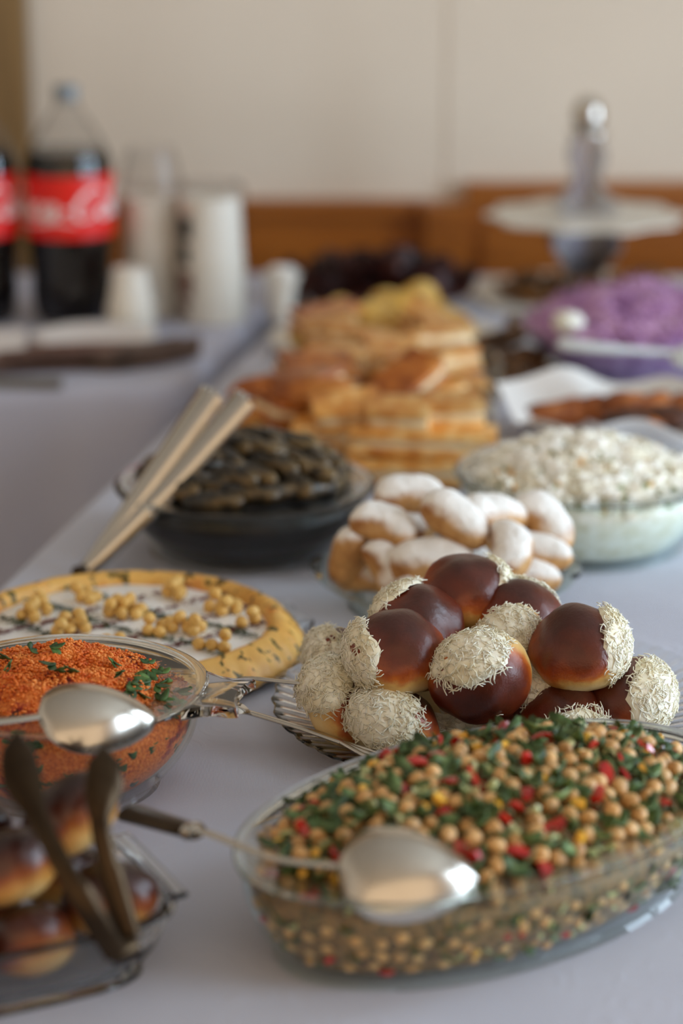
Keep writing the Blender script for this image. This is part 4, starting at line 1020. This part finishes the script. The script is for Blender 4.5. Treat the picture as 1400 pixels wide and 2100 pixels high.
# fried pieces in a paper lined dish
FP = dict(a=.128, b=.120, h=.036, base=.03, c=(.318, 2.60))
ce = FP['c']
t = dish_thing('shallow_glass_dish', 'shallow clear glass dish lined with white paper, in front of the purple salad', 'dish', vessel(**FP, th=.004), M['blue_glass'], ce)
P0 = []
rows = []
for k, u in enumerate((.02, .3, .55, .72, .85, 1.0, 1.14)):
    row = []
    for i in range(64):
        a = 2 * PI * i / 64; sq = 1 / max(abs(math.cos(a - .4)), abs(math.sin(a - .4))) ** .32
        r = .118 * u * (1 if u < .8 else (sq if u > 1 else 1 + (sq - 1) * .5)) + (0 if u < .8 else .006 * math.sin(5 * a + 1))
        z = .008 + (.036 * max(0, (u - .55) / .45) ** 1.2) + (0 if u < .8 else .010 * math.sin(3 * a + .8) * (u - .7) / .4 + .006 * math.sin(7 * a))
        row.append((ce[0] + r * math.cos(a), ce[1] + r * math.sin(a), max(z, .008)))
    rows.append(row)
rr2 = [[(x, y, z - .0008) for x, y, z in l] for l in rows]
g = loops(rows[::-1] + [rr2[-1]], False, False, True)
g = loops(rr2 + rows[::-1], False, True, True)
single('paper_liner', mesh('paper_liner', shift(g, (-ce[0], -ce[1], 0)), M['paper'], 60), (ce[0], ce[1], 0), 'crumpled white paper lining the dish of fried brown pieces', 'paper')
M['fried'] = pm('fried_crust', [(92, 42, 12), (150, 78, 26), (182, 106, 44)], 40, rough=.5, rand=.25, bs=.6, bscale=70, bdist=.004)
M['fried_dark'] = pm('dark_fried_crust', [(52, 24, 12), (88, 44, 20)], 40, rough=.5, bs=.6, bscale=70, bdist=.004)
me_fr = [mesh('fried_piece', ball((.030, .020, .015), 18, 12, .25, 2.0, s + 80), M['fried'] if s < 3 else M['fried_dark']) for s in range(4)]
for k, (px_, lab) in enumerate([((0.2296, 2.6295, 0.0340), 'small fried brown piece at the left tip of the paper'), ((0.2576, 2.6372, 0.0360), 'fried brown piece, second in along the paper'), ((0.2876, 2.6370, 0.0400), 'fried brown piece near the middle of the paper'), ((0.3120, 2.5631, 0.0420), 'dark edged fried piece where the paper dips'), ((0.3131, 2.6229, 0.0480), 'fried piece on top of the heap'), ((0.3531, 2.5726, 0.0440), 'very dark fried piece at the right of the paper'), ((0.3433, 2.6237, 0.0450), 'fried piece behind the very dark one'), ((0.3316, 2.5685, 0.0340), 'light brown fried piece low at the front of the paper'), ((0.3843, 2.6437, 0.0400), 'fried piece at the right edge of the dish')]):
    single('fried_piece', me_fr[3 if k in (3, 5) else k % 3], px_, lab, 'fried piece', 'fried pieces in the paper lined dish', yaw(rng.uniform(-.6, .6), rng.gauss(0, .25), rng.gauss(0, .2)))
# patties
pc = (.228, 3.03)
t = thing('oval_platter', (pc[0], pc[1], 0), 'low glass platter of brown patties left of the purple salad', 'plate')
part('plate', turned([(-.03, .001), (-.028, 0), (-.006, .008), (0, .013), (-.002, .0145), (-.01, .0108), (-.03, .005)], .055, .125, 2, 56, rot_t, pc), M['glass'], t, 40)
M['patty'] = pm('browned_patty', [(48, 30, 14), (98, 62, 26), (150, 102, 50)], 34, rough=.5, rand=.25, bs=.5, bscale=80, bdist=.003)
me_pt = [mesh('patty', ball((.027, .024, .012), 20, 10, .14, 1.8, s + 90), M['patty']) for s in range(3)]
for k, (p, lab) in enumerate([((0.2111, 3.0151, 0.0400), 'lighter patty on top of the small platter'), ((0.2361, 3.0614, 0.0440), 'patty at the back of the small platter against the purple bowl'), ((0.2011, 2.9511, 0.0260), 'dark patty at the left edge of the small platter'), ((0.2349, 2.9561, 0.0280), 'dark patty beside the foot of the purple bowl'), ((0.2145, 2.8793, 0.0180), 'dark patty at the near end of the small platter'), ((0.1954, 3.0588, 0.0240), 'patty at the far left of the small platter'), ((0.2411, 2.9139, 0.0160), 'shaded patty under the flared side of the purple bowl')]):
    single('patty', me_pt[k % 3], p, lab, 'patty', 'patties on the small platter', yaw(rng.uniform(0, 3), rng.gauss(0, .2), rng.gauss(0, .2)))
# tiered stand of mirrored board
cs = (.352, 3.47)
t = thing('cake_stand', (cs[0], cs[1], 0), 'tiered silver cake stand with a white scalloped tray and a domed knob', 'cake stand')
def tray(r, z, th=.004): return turned([(0, z, .007, 10), (.0006, z + th * .5, .007, 10), (0, z + th, .007, 10)], r, r, 2, 160, 0, cs)
part('base_tray', tray(.165, .002), M['white_board'], t, 40)
part('tray', tray(.139, .117), M['white_board'], t, 40)
prof = {'lower_column': [(.058, .006), (.056, .012), (.036, .024), (.032, .036), (.046, .056), (.062, .074), (.064, .088), (.056, .104), (.044, .1165)],
        'upper_column': [(.034, .1212), (.054, .130), (.055, .140), (.036, .152), (.0235, .165), (.024, .18), (.032, .200), (.032, .214), (.023, .232), (.030, .2352), (.030, .239), (.018, .241)],}
for nme, pr in prof.items():
    for ang in (R(40), R(-40)):
        poly = [(x, z) for x, z in pr] + [(-x, z) for x, z in reversed(pr)]
        d = Vector((math.cos(ang), math.sin(ang))); n_ = Vector((-d.y, d.x)) * .0022
        L = [[(cs[0] + d.x * x + n_.x * s, cs[1] + d.y * x + n_.y * s, z) for x, z in poly] for s in (-1, 1)]
        part(nme, loops(L), M['silver_board'], t, 30, smooth=False)
part('knob', shift(ball((.0235, .0235, .027), 28, 18), (cs[0], cs[1], .264)), M['steel'], t, 60)
part('knob_collar', lathe([(.026, .2365), (.03, .238), (.03, .2405), (.02, .243)], cs, 32), M['steel'], t, 40)
for k in range(11):
    a = R(-160 + k * 14) ; p = (cs[0] + .115 * math.cos(a), cs[1] + .105 * math.sin(a), .0195)
    single('small_cake', me_pt[k % 3], p, 'brown little cake on the bottom tray of the silver cake stand', 'cake', 'little brown cakes on the stand', yaw(a + 1.5, rng.gauss(0, .15), 0) * .95)
for k in range(5):
    a = R(-140 + k * 25); p = (cs[0] + .112 * math.cos(a), cs[1] + .10 * math.sin(a), .041)
    single('small_cake', me_pt[k % 3], p, 'brown little cake stacked in the upper layer around the silver column', 'cake', 'upper layer of little brown cakes', yaw(a, rng.gauss(0, .15), 0) * .9)

# ------------------------------------------------------------------ the side table: bottles, cups, napkins, cutlery
def letters():
    S_ = {'C': ([(1.0, .80), (.86, 1.0), (.55, .98), (.22, .66), (.10, .28), (.30, .0), (.66, .04), (.98, .30)], 1.0),
          'o': ([(.26, .48), (.08, .30), (.10, .06), (.28, .0), (.46, .18), (.44, .42), (.28, .49), (.40, .40), (.62, .42)], .56),
          'c': ([(.46, .40), (.32, .49), (.12, .34), (.08, .10), (.26, .0), (.50, .16)], .5),
          'a': ([(.46, .42), (.26, .49), (.08, .26), (.12, .02), (.30, .06), (.48, .44), (.44, .10), (.54, .0), (.70, .18)], .66),
          'l': ([(.0, .12), (.26, .70), (.34, .98), (.22, 1.0), (.14, .60), (.12, .12), (.22, .0), (.40, .18)], .38),
          '-': ([(.05, .26), (.35, .30)], .42)}
    x = 0; out = []
    for ch in 'Coca-Cola':
        p, adv = S_[ch]; out.append([(x + a + .22 * b_, b_) for a, b_ in p]); x += adv
    out.append([(.55, -.02), (.9, -.26), (1.9, -.22), (2.6, -.10), (3.3, -.20)])       # the tail running under the word
    return out, x
def bottle(c, mid, lab):
    t = thing('cola_bottle', (c[0], c[1], 0), lab, 'bottle', 'bottles on the side table')
    pr = [(.030, .003), (.040, .0), (.048, .004), (.0535, .018), (.0560, .045), (.0550, .070), (.0570, .098), (.0600, .122), (.0605, .126), (.0605, .206), (.0600, .210), (.0585, .226), (.050, .247), (.036, .270), (.022, .289), (.0155, .301), (.0150, .314)]
    # a real bottle has the moulded waist: keep it
    ins = [(max(.004, r - .0012), z + (.0012 if i == 0 else 0)) for i, (r, z) in enumerate(pr)]
    part('shell', lathe(pr + ins[::-1], c, 48), M['film'], t, 60)
    li = [(r - .0016, z) for r, z in pr if z <= .226]; li[0] = (.028, .0062); li[1] = (.037, .0055); li[2] = (.046, .0075)
    part('cola', lathe(li + [(.0535, .2385), (.02, .2387)], c, 48), M['cola'], t, 60)
    lbl = part('label_band', lathe([(.0607, .1235), (.0612, .1235), (.0612, .2085), (.0607, .2085)], c, 64), M['red_label'], t, 40)
    part('cap', lathe([(.0158, .306), (.0168, .3065), (.0168, .322), (.0155, .325), (.006, .3255)], c, 32), M['cap'], t, 40)
    part('neck_ring', lathe([(.0160, .299), (.0185, .300), (.0185, .3025), (.0160, .3035)], c, 32), M['film'], t, 40)
    ls, wd = letters(); sc = .040; L = []
    for s_ in ls:
        P = spline([(x, y, 0) for x, y in s_], 7); n = len(P); V = []; F = []
        for i, p in enumerate(P):
            tn = (P[min(i + 1, n - 1)] - P[max(i - 1, 0)]).normalized(); w = .035 + .055 * abs(tn.y) * (1 if tn.y > -2 else 1)
            w *= min(1, .4 + 2.5 * min(i, n - 1 - i) / n)
            o = Vector((-tn.y, tn.x, 0)) * w
            for q, rad in ((p - o, .0613), (p + o, .0613), (p + o, .0621), (p - o, .0621)):
                ph = mid + (q.x - wd / 2) * sc / .0612
                V.append((c[0] + rad * math.cos(ph), c[1] + rad * math.sin(ph), .152 + q.y * sc))
        for i in range(n - 1):
            for k in range(4): F.append((i * 4 + k, i * 4 + (k + 1) % 4, i * 4 + 4 + (k + 1) % 4, i * 4 + 4 + k))
        F += [(0, 1, 2, 3), (n * 4 - 1, n * 4 - 2, n * 4 - 3, n * 4 - 4)]
        L.append((V, F))
    part('lettering', join(*L), M['white_ink'], lbl, 40)
bottle((-.373, 3.30), R(-92), 'large bottle of dark cola with a red label, beside the white cups')
bottle((-.503, 3.30), R(-92), 'large bottle of dark cola cut off by the left edge of the photo')
def cup_mesh(r0, r1, h):
    return mesh('paper_cup', lathe([(r0 - .003, .001), (r0, .0), (r1, h - .002), (r1 + .0018, h - .0035), (r1 + .0022, h - .001), (r1 + .001, h), (r1 - .0004, h - .0004), (r0 - .0004, .0015), (r0 - .003, .0014)], (0, 0), 40), M['cup'], 40)
me_cup = cup_mesh(.0385, .0425, .085)
rngc = random.Random(4)
for c, n, s, nm, step in (((-.264, 3.345), 8, .92, 'left', .0122), ((-.180, 3.305), 8, 1.06, 'right', .0118)):
    for k in range(n):        # upside down, nested
        single('paper_cup', me_cup, (c[0], c[1], .085 * s + .0008 + k * step), 'white disposable cup nested upside down in the %s of the two tall stacks' % nm, 'cup', 'cups in the %s tall stack' % nm, Matrix.Rotation(PI, 3, 'X') * s)
# thin printed sleeve round the right stack
t = thing('cup_sleeve', (-.180, 3.305, 0), 'clear sleeve with dark printed marks around the right tall stack of cups', 'packaging')
part('film', lathe([(.0478, .001), (.0482, .001), (.0482, .186), (.040, .192), (.0395, .1915), (.0478, .1855)], (-.180, 3.305), 40), M['film'], t, 40)
for a0, a1, z0, z1, mm in ((-158, -122, .120, .150, 'print_green'), (-150, -126, .084, .108, 'print_green'), (-160, -120, .040, .074, 'print_brown'), (-152, -128, .016, .034, 'print_brown'), (-148, -135, .110, .116, 'print_green')):
    nA = 8; ang = [R(a0 + (a1 - a0) * i / nA) for i in range(nA + 1)]
    L = [[(-.180 + r * math.cos(a), 3.305 + r * math.sin(a), z) for r, z in ((.0483, z0), (.0487, z0), (.0487, z1), (.0483, z1))] for a in ang]
    part('printed_mark', loops(L), M[mm], t, 40)
t = thing('cup_sleeve', (-.264, 3.345, 0), 'loose clear plastic sleeve standing up above the left stack of cups', 'packaging')
part('film', turned([(0, .001), (.0004, .001), (.001, .18), (-.006, .215), (-.012, .235), (-.0125, .2345), (-.0065, .2145), (.0005, .179)], .0425, .0425, 2, 40, 0, (-.264, 3.345)), M['film'], t, 40)
me_sc = cup_mesh(.022, .031, .055)
for k in range(5):
    single('small_cup', me_sc, (-.285, 3.215, .0558 + k * .0085), 'small off white cup nested upside down in the short stack beside the bottle', 'cup', 'small cups in the short stack', Matrix.Rotation(PI, 3, 'X'))
q = (-0.0830, 3.3088, 0.0000)
t = thing('flared_cup', q, 'single white flared cup standing at the back edge near the dark leaves', 'cup')
part('cup', lathe([(.014, .001), (.016, 0), (.0165, .02), (.019, .045), (.0265, .066), (.0255, .0665), (.018, .045), (.0155, .02), (.0135, .003)], q, 36), M['cup'], t, 50)
part('napkin', loops([[(q[0] + r * math.cos(a) * (1 + .25 * math.sin(3 * a + z * 90)), q[1] + r * math.sin(a), z) for a in [2 * PI * i / 18 for i in range(18)]] for r, z in ((.009, .03), (.013, .055), (.018, .068), (.013, .074), (.004, .07))]), M['paper'], t, 60)
# napkins, plates, cutlery
me_np = mesh('napkin', join(box(-.075, .075, -.075, .075, 0, .0018), box(-.0748, .0748, -.0748, -.002, .0019, .0030)), M['paper'], 30)
q = (-.435, 3.065)
for k in range(7):
    single('napkin', me_np, (q[0] - .05, q[1], .0004 + k * .0034), 'folded white paper napkin in the flat pile at the left of the side table', 'napkin', 'folded napkins in a flat pile', Matrix.Rotation(R(4) + rngc.gauss(0, .015), 3, 'Z'))
t = thing('shadow_strip', (-.39, 2.945, 0), 'grey shadow line drawn as a thin mat at the near edge of the side table', 'strip')  # dark shadow line on the cloth, put in as a grey strip
part('strip', box(-.62, -.345, 2.895, 2.915, .0006, .010), M['print_grey'] if 'print_grey' in M else pm('shadow_grey', [(120, 116, 108)], rough=.7), t, 30)
me_pl = mesh('paper_plate', lathe([(.04, .0008), (.042, 0), (.062, .004), (.080, .0085), (.0815, .009), (.079, .0098), (.06, .0055), (.04, .0022)], (0, 0), 48), M['paper'], 40)
for k in range(6):
    single('paper_plate', me_pl, (-.325, 3.11, .0002 + k * .0026), 'white paper plate in the low stack in front of the cola bottle', 'plate', 'paper plates in a low stack')
M['brown_handle'] = pm('brown_cutlery_handle', [(92, 66, 54), (132, 104, 92)], 30, rough=.4)
def fork():
    h = rod([(-.09, 0, 0), (-.03, 0, .001), (.02, 0, 0)], lambda q: .0045 - .0018 * q, 8, .45)
    hd = loops([[(.018, y, z) for y, z in ((-.002, -.001), (.002, -.001), (.002, .001), (-.002, .001))], [(.035, y, z) for y, z in ((-.010, -.002), (.010, -.002), (.010, 0), (-.010, 0))], [(.048, y, z) for y, z in ((-.011, -.002), (.011, -.002), (.011, 0), (-.011, 0))]])
    tn = [rod([(.047, y, -.001), (.065, y, .0005), (.080, y, .003)], lambda q: .0016 * (1 - .5 * q), 6) for y in (-.0092, -.0031, .0031, .0092)]
    return h, hd, tn
h, hd, tn = fork()
mh, mhd, mtn = mesh('handle', h, M['brown_handle'], 60), mesh('head', hd, M['cutlery_pack'], 30), [mesh('tine', x, M['cutlery_pack'], 60) for x in tn]
for k in range(28):
    lay = k // 7
    t = thing('fork', (-.345 + .0108 * (k % 7), 2.985 + .0085 * (k % 7), .004 + lay * .0075), 'brown plastic fork in the dark bundle in front of the paper plates', 'fork', 'bundle of brown forks', Matrix.Rotation(R(12) + rngc.gauss(0, .06), 3, 'Z') * 1.25)
    lpart('handle', mh, t); hh = lpart('head', mhd, t)
    for x in mtn: lpart('tine', x, hh)
